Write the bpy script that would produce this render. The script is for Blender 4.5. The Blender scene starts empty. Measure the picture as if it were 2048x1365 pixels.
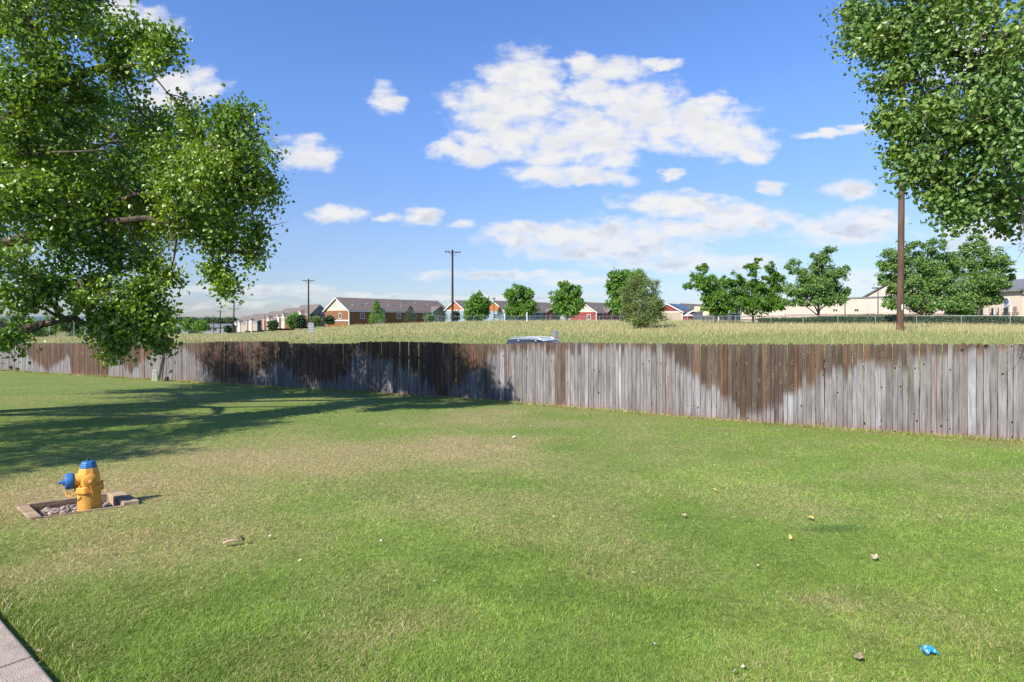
import bpy, math, random
import numpy as np
from mathutils import Vector, noise as mnoise
random.seed(7); rng = np.random.default_rng(7)
SC = bpy.context.scene; COL = SC.collection
R = math.radians
F = 1138.0; HZ = 640.0; EYE = 1.6          # focal length in photo pixels, horizon row, eye height

# ------------------------------------------------------------------ camera
cd = bpy.data.cameras.new('camera'); cam = bpy.data.objects.new('camera', cd); COL.objects.link(cam)
cam.location = (0, 0, EYE); cam.rotation_euler = (R(90), 0, 0)
cd.sensor_width = 36; cd.lens = F / 2048 * 36; cd.shift_y = (HZ - 682.5) / 2048
cd.clip_start = 0.05; cd.clip_end = 20000
SC.camera = cam
# ------------------------------------------------------------------ sun
SUN_AZ = math.atan2(-0.66, -0.75)      # direction towards the sun, from +y clockwise (x = sin, y = cos)
SUN_EL = R(39)
sd = bpy.data.lights.new('sun', 'SUN'); sd.energy = 5.0; sd.angle = R(0.5); sd.color = (1.0, 0.95, 0.86)
so = bpy.data.objects.new('sun', sd); COL.objects.link(so)
sv = Vector((math.sin(SUN_AZ) * math.cos(SUN_EL), math.cos(SUN_AZ) * math.cos(SUN_EL), math.sin(SUN_EL)))
so.rotation_euler = sv.to_track_quat('Z', 'Y').to_euler(); so.location = (0, 0, 60)
# ------------------------------------------------------------------ world
SC.view_settings.view_transform = 'Standard'; SC.view_settings.look = 'None'
SC.view_settings.exposure = 0.72; SC.view_settings.gamma = 1.0; SC.view_settings.use_curve_mapping = False
W = bpy.data.worlds.new('World'); SC.world = W; W.use_nodes = True
wt = W.node_tree; wt.nodes.clear()
def wn(t, **k):
    n = wt.nodes.new(t)
    for a, b in k.items(): setattr(n, a, b)
    return n
def wl(a, b): wt.links.new(a, b)
def wmath(op, a, b=None, c=None, clamp=False):
    n = wn('ShaderNodeMath', operation=op); n.use_clamp = clamp
    for i, v in enumerate((a, b, c)):
        if v is None: continue
        if isinstance(v, (int, float)): n.inputs[i].default_value = v
        else: wl(v, n.inputs[i])
    return n.outputs[0]
def wmap(v, a, b, c=0.0, d=1.0, smooth=True):
    n = wn('ShaderNodeMapRange'); n.interpolation_type = 'SMOOTHSTEP' if smooth else 'LINEAR'; n.clamp = True
    wl(v, n.inputs[0])
    for i, x in zip((1, 2, 3, 4), (a, b, c, d)): n.inputs[i].default_value = x
    return n.outputs[0]
sky = wn('ShaderNodeTexSky', sky_type='NISHITA'); sky.sun_disc = False
sky.sun_elevation = SUN_EL; sky.sun_rotation = SUN_AZ; sky.altitude = 1800; sky.air_density = 1.15; sky.dust_density = 0.35; sky.ozone_density = 1.6
tc = wn('ShaderNodeTexCoord'); sp = wn('ShaderNodeSeparateXYZ'); wl(tc.outputs['Generated'], sp.inputs[0])
yy = wmath('MAXIMUM', sp.outputs[1], 0.05)
az = wmath('MULTIPLY_ADD', wmath('DIVIDE', sp.outputs[0], yy), 11.38, 10.24)     # units of a hundred rows
el = wmath('MULTIPLY_ADD', wmath('DIVIDE', sp.outputs[2], yy), -11.38, 6.4)
cb = wn('ShaderNodeCombineXYZ'); wl(az, cb.inputs[0]); wl(el, cb.inputs[1])
nz = wn('ShaderNodeTexNoise'); nz.inputs['Scale'].default_value = 1.1; nz.inputs['Detail'].default_value = 8; nz.inputs['Roughness'].default_value = 0.6
vs = wn('ShaderNodeVectorMath', operation='MULTIPLY'); wl(cb.outputs[0], vs.inputs[0]); vs.inputs[1].default_value = (0.95, 1.7, 1)
wl(vs.outputs[0], nz.inputs['Vector'])
# warp the look-up so that edges billow
ws = wn('ShaderNodeVectorMath', operation='MULTIPLY_ADD'); wl(nz.outputs['Color'], ws.inputs[0]); ws.inputs[1].default_value = (0.9, 0.5, 0); ws.inputs[2].default_value = (-0.45, -0.25, 0)
wp = wn('ShaderNodeVectorMath', operation='ADD'); wl(cb.outputs[0], wp.inputs[0]); wl(ws.outputs[0], wp.inputs[1])
CL = [(1040,165,80,62),(1000,215,100,55),(1080,190,50,60),(1010,275,85,45),(950,308,70,24),(1262,220,120,62),(1190,265,110,50),(1360,245,130,52),
      (1440,272,95,45),(1505,300,40,26),(1110,290,70,45),(1225,140,70,24),(1160,132,36,22),(1320,122,48,11),(1110,350,85,22),(1195,357,70,18),
      (1175,185,40,40),(1215,318,60,25),(1420,200,55,14),
      (775,200,36,28),(613,312,55,34),(675,430,50,17),(845,437,40,17),(775,438,30,8),(930,452,26,8),(1545,373,30,12),(1700,380,52,23),(1335,345,26,11),
      (1350,410,110,26),(1480,432,110,24),(1690,462,110,26),(1745,440,60,22),(1080,474,110,28),(1220,478,170,36),(1390,462,110,22),(1210,505,190,18),
      (1370,528,190,17),(1000,553,160,11),(1450,520,110,14),(1740,563,80,22),(1180,566,110,9),(480,580,150,12),(610,592,110,9),(370,170,75,30),(330,205,70,38),
      (300,60,60,38),(220,25,60,28),(1650,270,60,8),(1720,258,36,8),(1960,470,90,30),(2080,440,120,50),(1990,570,120,18),(-100,300,260,60),(2300,300,200,80),(400,612,200,6),(1000,598,260,6),(1940,110,120,60),(905,300,35,20),(700,595,200,7)]
cur = None
for (cx, cy, rx, ry) in CL:
    s = wn('ShaderNodeVectorMath', operation='SUBTRACT'); wl(wp.outputs[0], s.inputs[0]); s.inputs[1].default_value = (cx/100, cy/100, 0)
    m = wn('ShaderNodeVectorMath', operation='MULTIPLY'); wl(s.outputs[0], m.inputs[0]); m.inputs[1].default_value = (100/rx, 100/ry, 0)
    d = wn('ShaderNodeVectorMath', operation='DOT_PRODUCT'); wl(m.outputs[0], d.inputs[0]); wl(m.outputs[0], d.inputs[1])
    v = d.outputs['Value']
    cur = v if cur is None else wmath('SMOOTH_MIN', cur, v, 0.25)
field = wmath('SUBTRACT', 1.0, wmath('MINIMUM', cur, 3.0))
n2 = wn('ShaderNodeTexNoise'); n2.inputs['Scale'].default_value = 2.3; n2.inputs['Detail'].default_value = 7; n2.inputs['Roughness'].default_value = 0.52
wl(vs.outputs[0], n2.inputs['Vector'])
fd = wmath('ADD', field, wmath('MULTIPLY_ADD', n2.outputs['Fac'], 3.6, -1.38))
dens = wmap(fd, -0.4, 1.5)
front = wmap(sp.outputs[1], 0.1, 0.35); above = wmap(sp.outputs[2], -0.01, 0.03)
dens = wmath('MULTIPLY', wmath('MULTIPLY', dens, front), above)
lowfade = wmap(sp.outputs[2], 0.0, 0.2, 0.55, 0.97)
dens = wmath('MULTIPLY', dens, lowfade)
# undersides a little greyer: noise compared with the same noise higher up, and thick parts
vo = wn('ShaderNodeVectorMath', operation='ADD'); wl(vs.outputs[0], vo.inputs[0]); vo.inputs[1].default_value = (-0.10, -0.34, 0)
n3 = wn('ShaderNodeTexNoise'); n3.inputs['Scale'].default_value = 1.3; n3.inputs['Detail'].default_value = 2.2
wl(vo.outputs[0], n3.inputs['Vector'])
n4 = wn('ShaderNodeTexNoise'); n4.inputs['Scale'].default_value = 1.3; n4.inputs['Detail'].default_value = 2.2
wl(vs.outputs[0], n4.inputs['Vector'])
sh = wmap(wmath('SUBTRACT', n3.outputs['Fac'], n4.outputs['Fac']), -0.04, 0.16)
sh = wmath('MULTIPLY', sh, wmap(fd, 0.2, 2.0))
low = wmap(sp.outputs[2], 0.10, 0.28, 1.0, 0.3)
sh = wmath('MULTIPLY', sh, low)
cc = wn('ShaderNodeMix', data_type='RGBA'); wl(sh, cc.inputs[0])
cc.inputs[6].default_value = (5.5, 5.45, 5.4, 1); cc.inputs[7].default_value = (3.5, 3.75, 4.25, 1)
hs = wn('ShaderNodeMix', data_type='RGBA', blend_type='MULTIPLY'); hs.inputs[0].default_value = 1.0; wl(sky.outputs[0], hs.inputs[6])
gr = wn('ShaderNodeValToRGB'); wl(wmath('MAXIMUM', sp.outputs[2], 0.0), gr.inputs[0]); ge = gr.color_ramp.elements
for k in range(3): ge.new(0.5)
for k, (p_, c_) in enumerate(((0.0, (.38,.42,.60)), (0.05, (.55,.58,.73)), (0.14, (.72,.75,.90)), (0.33, (.82,1.02,1.38)), (0.6, (.80,1.08,1.6)))): ge[k].position = p_; ge[k].color = (*c_, 1)
wl(gr.outputs[0], hs.inputs[7])
mx = wn('ShaderNodeMix', data_type='RGBA'); wl(dens, mx.inputs[0]); wl(hs.outputs[2], mx.inputs[6]); wl(cc.outputs[2], mx.inputs[7])
bg = wn('ShaderNodeBackground'); bg.inputs[1].default_value = 0.1; wl(mx.outputs[2], bg.inputs[0])
wo = wn('ShaderNodeOutputWorld'); wl(bg.outputs[0], wo.inputs[0])

# ------------------------------------------------------------------ helpers
def tag(o, label=None, cat=None, group=None, kind=None):
    if label: o['label'] = label
    if cat: o['category'] = cat
    if group: o['group'] = group
    if kind: o['kind'] = kind
    return o
def empty(name, loc=(0, 0, 0), rz=0, **k):
    o = bpy.data.objects.new(name, None); COL.objects.link(o); o.location = loc; o.rotation_euler = (0, 0, rz); o.empty_display_size = 0.3
    return tag(o, **k)
def mesh_np(name, V, faces, mat, parent=None, col=None, uv=None, smooth=False):
    me = bpy.data.meshes.new(name); V = np.asarray(V, np.float32).reshape(-1, 3)
    faces = [np.asarray(f, np.int32) for f in faces if len(f)]
    me.vertices.add(len(V)); me.vertices.foreach_set('co', V.ravel())
    loops = np.concatenate([f.ravel() for f in faces]); sizes = np.concatenate([np.full(len(f), f.shape[1], np.int32) for f in faces])
    me.loops.add(len(loops)); me.loops.foreach_set('vertex_index', loops)
    me.polygons.add(len(sizes)); st = np.concatenate([[0], np.cumsum(sizes)[:-1]]).astype(np.int32)
    me.polygons.foreach_set('loop_start', st)
    if smooth: me.polygons.foreach_set('use_smooth', np.ones(len(sizes), bool))
    else: me.polygons.foreach_set('use_smooth', np.zeros(len(sizes), bool))
    if col is not None:
        a = me.color_attributes.new('Col', 'FLOAT_COLOR', 'POINT'); c = np.ones((len(V), 4), np.float32); c[:, :3] = col; a.data.foreach_set('color', c.ravel())
    if uv is not None:
        u = me.uv_layers.new(name='UVMap'); u.data.foreach_set('uv', np.asarray(uv, np.float32)[loops].ravel())
    me.update(calc_edges=True); me.materials.append(mat)
    o = bpy.data.objects.new(name, me); COL.objects.link(o)
    if parent: o.parent = parent
    return o
class MB:
    def __init__(s): s.v = []; s.f = []
    def poly(s, pts):
        n = len(s.v); s.v += [tuple(p) for p in pts]; s.f.append(tuple(range(n, n + len(pts)))); return s
    def prism(s, bot, top, caps=True):
        n = len(s.v); k = len(bot); s.v += [tuple(p) for p in bot] + [tuple(p) for p in top]
        for i in range(k): j = (i + 1) % k; s.f.append((n+i, n+j, n+k+j, n+k+i))
        if caps: s.f.append(tuple(range(n + k - 1, n - 1, -1))); s.f.append(tuple(range(n + k, n + 2*k)))
        return s
    def box(s, x0, x1, y0, y1, z0, z1):
        return s.prism([(x0,y0,z0),(x1,y0,z0),(x1,y1,z0),(x0,y1,z0)], [(x0,y0,z1),(x1,y0,z1),(x1,y1,z1),(x0,y1,z1)])
    def tube(s, pts, rad, n=8, caps=True):
        pts = [Vector(p) for p in pts]; rad = rad if hasattr(rad, '__len__') else [rad]*len(pts)
        b = len(s.v); t0 = (pts[1]-pts[0]).normalized(); ref = Vector((0,0,1)) if abs(t0.z) < .9 else Vector((1,0,0)); nrm = t0.cross(ref).normalized()
        for i, p in enumerate(pts):
            t = (pts[min(i+1, len(pts)-1)] - pts[max(i-1, 0)]).normalized(); nrm = (nrm - t*nrm.dot(t)).normalized(); bi = t.cross(nrm)
            for k in range(n):
                a = 2*math.pi*k/n; s.v.append(tuple(p + (nrm*math.cos(a) + bi*math.sin(a))*rad[i]))
        for i in range(len(pts)-1):
            for k in range(n):
                j = (k+1) % n; s.f.append((b+i*n+k, b+i*n+j, b+(i+1)*n+j, b+(i+1)*n+k))
        if caps: s.f.append(tuple(b+k for k in range(n-1,-1,-1))); e = b+(len(pts)-1)*n; s.f.append(tuple(e+k for k in range(n)))
        return s
    def lathe(s, prof, n=24, M=None):
        """prof: (radius, height) pairs about local z; M maps it into place"""
        b = len(s.v)
        for (r, z) in prof:
            for k in range(n):
                a = 2*math.pi*k/n; p = Vector((r*math.cos(a), r*math.sin(a), z)); s.v.append(tuple(M @ p if M else p))
        for i in range(len(prof)-1):
            for k in range(n):
                j = (k+1) % n; s.f.append((b+i*n+k, b+i*n+j, b+(i+1)*n+j, b+(i+1)*n+k))
        s.f.append(tuple(b+k for k in range(n-1,-1,-1))); e = b+(len(prof)-1)*n; s.f.append(tuple(e+k for k in range(n)))
        return s
    def build(s, name, mat, parent=None, smooth=False, bevel=0):
        me = bpy.data.meshes.new(name); me.from_pydata(s.v, [], s.f); me.update(); me.materials.append(mat)
        if smooth:
            for p in me.polygons: p.use_smooth = True
            me.set_sharp_from_angle(angle=R(38))
        o = bpy.data.objects.new(name, me); COL.objects.link(o)
        if parent: o.parent = parent
        if bevel:
            b = o.modifiers.new('bevel', 'BEVEL'); b.width = bevel; b.segments = 2; b.limit_method = 'ANGLE'; b.angle_limit = R(40)
        return o
def fbm2(x, y, scale, seed=0, octv=4, rough=0.55):
    x = np.asarray(x, float)/scale + seed*17.31; y = np.asarray(y, float)/scale + seed*9.73; out = np.zeros(np.broadcast(x, y).shape); amp = 1; tot = 0
    for o in range(octv):
        xi = np.floor(x).astype(np.int64); yi = np.floor(y).astype(np.int64); fx = x - xi; fy = y - yi; fx = fx*fx*(3-2*fx); fy = fy*fy*(3-2*fy)
        def h(i, j):
            n = (i*374761393 + j*668265263 + seed*1442695 + o*977) & 0xffffffff; n = ((n ^ (n >> 13))*1274126177) & 0xffffffff; return ((n ^ (n >> 16)) & 0xffff)/65535.0
        v = (h(xi,yi)*(1-fx)+h(xi+1,yi)*fx)*(1-fy)+(h(xi,yi+1)*(1-fx)+h(xi+1,yi+1)*fx)*fy
        out = out + v*amp; tot += amp; amp *= rough; x = x*2.03+3.1; y = y*2.03+1.7
    return out/tot
def sstep(x, a, b):
    t = np.clip((x-a)/(b-a), 0, 1); return t*t*(3-2*t)

# ------------------------------------------------------------------ materials
def newmat(name):
    m = bpy.data.materials.new(name); m.use_nodes = True; nt = m.node_tree; nt.nodes.clear()
    out = nt.nodes.new('ShaderNodeOutputMaterial'); return m, nt, out
def N(nt, t, **k):
    n = nt.nodes.new(t)
    for a, b in k.items():
        if a.startswith('_'): n.inputs[a[1:]].default_value = b
        else: setattr(n, a, b)
    return n
def ramp(nt, src, stops):
    r = N(nt, 'ShaderNodeValToRGB'); nt.links.new(src, r.inputs[0]); e = r.color_ramp.elements
    while len(e) < len(stops): e.new(0.5)
    for i, (p, c) in enumerate(stops): e[i].position = p; e[i].color = (*c, 1)
    return r.outputs[0]
def simple(name, c, rough=0.6, var=0.15, scale=3.0, metal=0.0, spec=0.5, bump=0.0, bscale=40, c2=None, stretch=(1,1,1), detail=6):
    m, nt, out = newmat(name); b = N(nt, 'ShaderNodeBsdfPrincipled', _Roughness=rough, _Metallic=metal); b.inputs['Specular IOR Level'].default_value = spec
    t = N(nt, 'ShaderNodeTexCoord'); mp = N(nt, 'ShaderNodeMapping'); mp.inputs['Scale'].default_value = stretch; nt.links.new(t.outputs['Object'], mp.inputs[0])
    n = N(nt, 'ShaderNodeTexNoise', _Scale=scale, _Detail=detail); nt.links.new(mp.outputs[0], n.inputs['Vector'])
    d = c2 if c2 else tuple(x*(1-var*1.6) for x in c); h = c if c2 else tuple(min(1, x*(1+var)) for x in c)
    nt.links.new(ramp(nt, n.outputs['Fac'], [(0.3, d), (0.7, h)]), b.inputs['Base Color'])
    if bump:
        n2 = N(nt, 'ShaderNodeTexNoise', _Scale=bscale, _Detail=5); nt.links.new(mp.outputs[0], n2.inputs['Vector']); bp = N(nt, 'ShaderNodeBump', _Strength=bump, _Distance=0.02)
        nt.links.new(n2.outputs['Fac'], bp.inputs['Height']); nt.links.new(bp.outputs[0], b.inputs['Normal'])
    nt.links.new(b.outputs[0], out.inputs[0]); return m
def leafmat(name, c1, c2, rough=0.45, trans=0.35, attr=False, spec=0.5, tcol=None):
    m, nt, out = newmat(name); b = N(nt, 'ShaderNodeBsdfPrincipled', _Roughness=rough); b.inputs['Specular IOR Level'].default_value = spec
    tr = N(nt, 'ShaderNodeBsdfTranslucent'); mx = N(nt, 'ShaderNodeMixShader', _Fac=trans)
    if attr:
        a = N(nt, 'ShaderNodeAttribute', attribute_name='Col'); src = a.outputs['Color']
    else:
        g = N(nt, 'ShaderNodeNewGeometry'); src0 = ramp(nt, g.outputs['Random Per Island'], [(0.0, c1), (1.0, c2)])
        t0_ = N(nt, 'ShaderNodeTexCoord'); n0_ = N(nt, 'ShaderNodeTexNoise', _Scale=1.3, _Detail=3); nt.links.new(t0_.outputs['Object'], n0_.inputs['Vector'])
        x0_ = N(nt, 'ShaderNodeMix', data_type='RGBA', blend_type='MULTIPLY'); x0_.inputs[0].default_value = 1; nt.links.new(src0, x0_.inputs[6]); nt.links.new(ramp(nt, n0_.outputs['Fac'], [(0.35, (.70,.80,.95)), (0.65, (1.15,1.06,.9))]), x0_.inputs[7]); src = x0_.outputs[2]
    nt.links.new(src, b.inputs['Base Color'])
    t2 = N(nt, 'ShaderNodeMix', data_type='RGBA', blend_type='MULTIPLY'); t2.inputs[0].default_value = 1; nt.links.new(src, t2.inputs[6]); t2.inputs[7].default_value = (*(tcol or (1.3, 1.5, 0.6)), 1)
    nt.links.new(t2.outputs[2], tr.inputs[0]); nt.links.new(b.outputs[0], mx.inputs[1]); nt.links.new(tr.outputs[0], mx.inputs[2]); nt.links.new(mx.outputs[0], out.inputs[0])
    return m
def attrmat(name, rough=0.9, nscale=20, nvar=0.5, bump=0.4):
    m, nt, out = newmat(name); b = N(nt, 'ShaderNodeBsdfPrincipled', _Roughness=rough); b.inputs['Specular IOR Level'].default_value = 0.15
    a = N(nt, 'ShaderNodeAttribute', attribute_name='Col'); t = N(nt, 'ShaderNodeTexCoord'); n = N(nt, 'ShaderNodeTexNoise', _Scale=nscale, _Detail=8); nt.links.new(t.outputs['Object'], n.inputs['Vector'])
    x = N(nt, 'ShaderNodeMix', data_type='RGBA', blend_type='MULTIPLY'); x.inputs[0].default_value = 1; nt.links.new(a.outputs['Color'], x.inputs[6])
    nt.links.new(ramp(nt, n.outputs['Fac'], [(0.3, (1-nvar,)*3), (0.7, (1+nvar*.4,)*3)]), x.inputs[7]); nt.links.new(x.outputs[2], b.inputs['Base Color'])
    bp = N(nt, 'ShaderNodeBump', _Strength=bump, _Distance=0.03); nt.links.new(n.outputs['Fac'], bp.inputs['Height']); nt.links.new(bp.outputs[0], b.inputs['Normal'])
    nt.links.new(b.outputs[0], out.inputs[0]); return m
M = {}
M['ground'] = attrmat('ground'); M['blade'] = leafmat('grass_blade', None, None, rough=0.5, trans=0.3, attr=True, spec=0.3, tcol=(1.15, 1.25, 0.6))
M['hay'] = leafmat('dry_grass_blade', None, None, rough=0.8, trans=0.25, attr=True, spec=0.1, tcol=(1.1, 1.05, 0.8))
M['leaf'] = leafmat('cottonwood_leaf', (0.095, 0.175, 0.012), (0.26, 0.375, 0.05), rough=0.40, trans=0.26, spec=0.6, tcol=(1.6, 1.7, 0.5))
M['leaf_b'] = leafmat('cottonwood_leaf_cool', (0.095, 0.18, 0.03), (0.22, 0.32, 0.075), rough=0.42, trans=0.25, spec=0.5, tcol=(1.4, 1.5, 0.6))
M['leaf_maple'] = leafmat('maple_leaf', (0.085, 0.19, 0.02), (0.19, 0.34, 0.045), rough=0.55, trans=0.3)
M['leaf_lime'] = leafmat('bright_leaf', (0.07, 0.16, 0.012), (0.14, 0.27, 0.02), rough=0.5, trans=0.35)
M['leaf_ash'] = leafmat('ash_leaf', (0.095, 0.185, 0.035), (0.20, 0.32, 0.075), rough=0.55, trans=0.25)
M['leaf_olive'] = leafmat('olive_leaf', (0.11, 0.155, 0.035), (0.20, 0.26, 0.07), rough=0.6, trans=0.25)
M['needle'] = leafmat('needle_dark', (0.025, 0.055, 0.02), (0.06, 0.11, 0.035), rough=0.6, trans=0.15)
M['hedge'] = leafmat('hedge_leaf', (0.02, 0.05, 0.012), (0.06, 0.12, 0.025), rough=0.5, trans=0.2)
M['far_leaf'] = leafmat('distant_leaf', (0.035, 0.075, 0.022), (0.08, 0.14, 0.04), rough=0.7, trans=0.2)
M['bark'] = simple('bark', (0.11, 0.085, 0.065), 0.9, 0.35, 9, bump=0.8, bscale=25, stretch=(1,1,.4), spec=0.2)
M['twig'] = simple('twig', (0.17, 0.145, 0.11), 0.8, 0.3, 12, spec=0.2)
M['rail'] = simple('fence_rail', (0.22, 0.19, 0.16), 0.85, 0.3, 6, spec=0.2)
M['iron'] = simple('dark_iron', (0.05, 0.05, 0.055), 0.6, 0.2, 20)
M['galv'] = simple('galvanized_metal', (0.42, 0.44, 0.45), 0.45, 0.1, 8, metal=0.6)
M['white_paint'] = simple('white_paint', (0.62, 0.61, 0.59), 0.55, 0.06, 3)
M['glass'] = simple('window_glass', (0.03, 0.04, 0.05), 0.08, 0.3, 0.6, spec=0.8)
M['roof'] = simple('asphalt_shingle', (0.155, 0.125, 0.11), 0.9, 0.22, 4, bump=0.3, bscale=18, spec=0.2)
M['roof_grey'] = simple('grey_roof', (0.16, 0.16, 0.165), 0.85, 0.12, 2, spec=0.3)
M['pole'] = simple('pole_wood', (0.11, 0.07, 0.048), 0.85, 0.3, 7, bump=0.4, bscale=20, stretch=(1,1,.12), spec=0.2)
M['pole_dark'] = simple('tarred_pole_wood', (0.05, 0.035, 0.028), 0.85, 0.3, 7, stretch=(1,1,.12), spec=0.2)
M['concrete'] = simple('curb_concrete', (0.38, 0.305, 0.245), 0.92, 0.12, 14, bump=0.5, bscale=160, spec=0.2)
M['hydrant'] = simple('yellow_hydrant_paint', (0.70, 0.33, 0.05), 0.6, 0.2, 9, bump=0.12, bscale=60)
def worn(m, grime, lo=.60, hi=.68, scale=26):
    nt = m.node_tree; b = [n for n in nt.nodes if n.type == 'BSDF_PRINCIPLED'][0]; src = b.inputs['Base Color'].links[0].from_socket; t = N(nt, 'ShaderNodeTexCoord'); n = N(nt, 'ShaderNodeTexNoise', _Scale=scale, _Detail=8, _Roughness=.7); nt.links.new(t.outputs['Object'], n.inputs['Vector'])
    mr = N(nt, 'ShaderNodeMapRange'); nt.links.new(n.outputs['Fac'], mr.inputs[0]); mr.inputs[1].default_value = lo; mr.inputs[2].default_value = hi; mr.inputs[4].default_value = .8
    x = N(nt, 'ShaderNodeMix', data_type='RGBA'); nt.links.new(mr.outputs[0], x.inputs[0]); nt.links.new(src, x.inputs[6]); x.inputs[7].default_value = (*grime, 1); nt.links.new(x.outputs[2], b.inputs['Base Color'])
worn(M['hydrant'], (.30,.13,.05))
M['hydrant_blue'] = simple('blue_hydrant_paint', (0.02, 0.13, 0.34), 0.55, 0.12, 12, bump=0.1, bscale=70)
worn(M['hydrant_blue'], (.12,.16,.20), .62, .7); M['timber'] = simple('weathered_timber', (0.36, 0.26, 0.165), 0.9, 0.45, 7, bump=0.5, bscale=22, stretch=(.25,1,1), spec=0.2)
M['ped'] = simple('pale_green_plastic', (0.42, 0.48, 0.36), 0.55, 0.08, 3)

# ------------------------------------------------------------------ terrain
FX = np.array([-260., -120., -33.9, -17.8, -6.2, -0.38, 6.36, 9.69, 13.5, 40., 200.])
FY = np.array([170., 88., 37.7, 28.4, 21.7, 18.2, 12.87, 10.77, 8.4, -8.5, -110.])
def lawnz(x, y): return -(0.01027*x + 0.0556*np.clip(y, -60, 1e9)) + 0.0
A_ = np.array([-1.3,-.9,-.45,-.35,-.28,-.1,0,.25,.5,.68,.9,1.3])
PT = np.array([677,677,668,660,652,645,643,642,646,652,657,657.])
YC = np.array([150,150,130,110,95,90,88,80,65,48,42,40.])
CC = np.array([1,1,1.8,2.2,2.4,2.5,2.4,1.9,1.1,.62,.5,.5])
def ground(x, y):
    x = np.asarray(x, float); y = np.asarray(y, float)
    q = (y - np.interp(x, FX, FY))*0.8
    Y = np.maximum(np.maximum(y, np.abs(x)/1.25), 4.0); a = np.clip(x/Y, -1.25, 1.25)
    pt = np.interp(a, A_, PT); yc = np.interp(a, A_, YC); c = np.interp(a, A_, CC)
    s = -(pt-HZ)/F; Yn = np.minimum(Y, yc)
    T = EYE + s*Yn - c*(1 - Yn/yc) + (s-0.004)*np.maximum(Y-yc, 0); T = np.maximum(T, -11.0) + 0.10*(fbm2(x, y, 9, 3)-.5)*sstep(q, 8, 25)
    lz = np.maximum(lawnz(x, y), -9) + 0.05*(fbm2(x, y, 5, 4)-.5)
    w = sstep(q, 3.5, 19.0)
    return lz*(1-w) + T*w
def gz(x, y): return float(ground(np.array([x]), np.array([y]))[0])
def hit(px, py):
    """point of the lawn seen at a photo pixel"""
    a = (px-1024)/F; v = (py-HZ)/F; Y = 1.6/(v - .0556 - .01027*a); x = a*Y
    for _ in range(6):
        z = gz(x, Y); Y = (EYE - z)/v; x = a*Y
    return x, Y, gz(x, Y)
def at(px, py, D): return Vector(((px-1024)/F*D, D, EYE - (py-HZ)/F*D))
def px_of(x, y, z): return 1024 + F*x/y, HZ + F*(EYE-z)/y
# colour of the turf as a map over the lawn: 0 lush, 1 straw
DRY = [(160,1000,420,90,.95),(560,930,420,60,.95),(900,905,260,42,.85),(960,838,120,22,.8),(350,1120,420,100,.55),(30,1150,190,130,.8),(120,1060,170,60,.6),(800,1010,330,75,.5),(800,1250,200,50,.4),(1050,1000,150,40,.35),(1560,1020,300,60,.3),(1250,1180,260,50,.25),(1700,1230,90,25,.5),(700,1000,500,130,.3)]
DRYW = []
for (cx, cy, rx, ry, s) in DRY:
    p0 = hit(cx, cy); p1 = hit(cx+rx, cy); pa = hit(cx, cy-ry); pb = hit(cx, cy+ry)
    DRYW.append((p0[0], (pa[1]+pb[1])/2, p1[0]-p0[0], (pa[1]-pb[1])/2, s))
def dryness(x, y):
    x = np.asarray(x, float); y = np.asarray(y, float); d = np.full(x.shape, 0.16)
    wx = x + 1.1*(fbm2(x, y, 1.6, 11)-.5); wy = y + 1.1*(fbm2(x, y, 1.6, 12)-.5)
    for (cx, cy, rx, ry, s) in DRYW:
        d = np.maximum(d, .92*s*np.exp(-((wx-cx)/rx)**2 - ((wy-cy)/ry)**2)) + 0.0
    d = d + 0.85*(fbm2(x, y, 0.9, 13, 5, .7)-.5) + 0.45*(fbm2(x, y, 3.2, 14)-.5)
    return np.clip(d, 0, 1)
GREEN = np.array((0.16, 0.275, 0.036)); GREEN2 = np.array((0.325, 0.42, 0.085)); STRAW = np.array((0.66, 0.53, 0.29)); STRAW2 = np.array((0.42, 0.33, 0.16)); SOIL = np.array((0.20, 0.135, 0.085))
def axis(segs):
    out = []
    for (a, b, n) in segs: out.append(np.linspace(a, b, n, endpoint=False))
    return np.concatenate(out + [[segs[-1][1]]])
gx = axis([(-6000,-900,14),(-900,-200,40),(-200,-50,80),(-50,-14,120),(-14,-5.1,60),(-5.1,-3.6,40),(-3.6,14,120),(14,50,110),(50,200,80),(200,900,40),(900,6000,14)])
gy = axis([(-120,-6,16),(-6,2,10),(2,5.1,30),(5.1,6.4,36),(6.4,16,90),(16,50,170),(50,130,160),(130,300,70),(300,900,50),(900,9000,24)])
X, Yg = np.meshgrid(gx, gy); Z = ground(X, Yg)
_u = (X+4.47)*.657 + (Yg-5.27)*.768; _v = -(X+4.47)*.658 + (Yg-5.27)*.753
Z = Z - .085*((_u > .05) & (_u < .80) & (_v > .02) & (_v < .63)); nx, ny = len(gx), len(gy)
idx = np.arange(nx*ny).reshape(ny, nx); Q = np.stack([idx[:-1,:-1], idx[:-1,1:], idx[1:,1:], idx[1:,:-1]], -1).reshape(-1, 4)
q = (Yg - np.interp(X, FX, FY))*0.8; dr = dryness(X, Yg)
cl = (GREEN*.66+STRAW2*.13)[None,None]*(1-dr[...,None]) + (STRAW2*.78)[None,None]*dr[...,None]
soilw = sstep(0.45-np.abs(q+0.08), 0, .25)[...,None]; cl = cl*(1-soilw) + np.array((.24,.135,.08))*soilw
fld = fbm2(X, Yg, 14, 21)[...,None]; fc = np.array((0.15,0.20,0.05))*(1-fld) + np.array((0.27,0.26,0.11))*fld
fw = sstep(q, .3, 1.5)[...,None]; cl = cl*(1-fw) + fc*fw
g = mesh_np('ground', np.stack([X, Yg, Z], -1), [Q], M['ground'], col=cl.reshape(-1, 3), smooth=True); tag(g, kind='structure')

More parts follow.
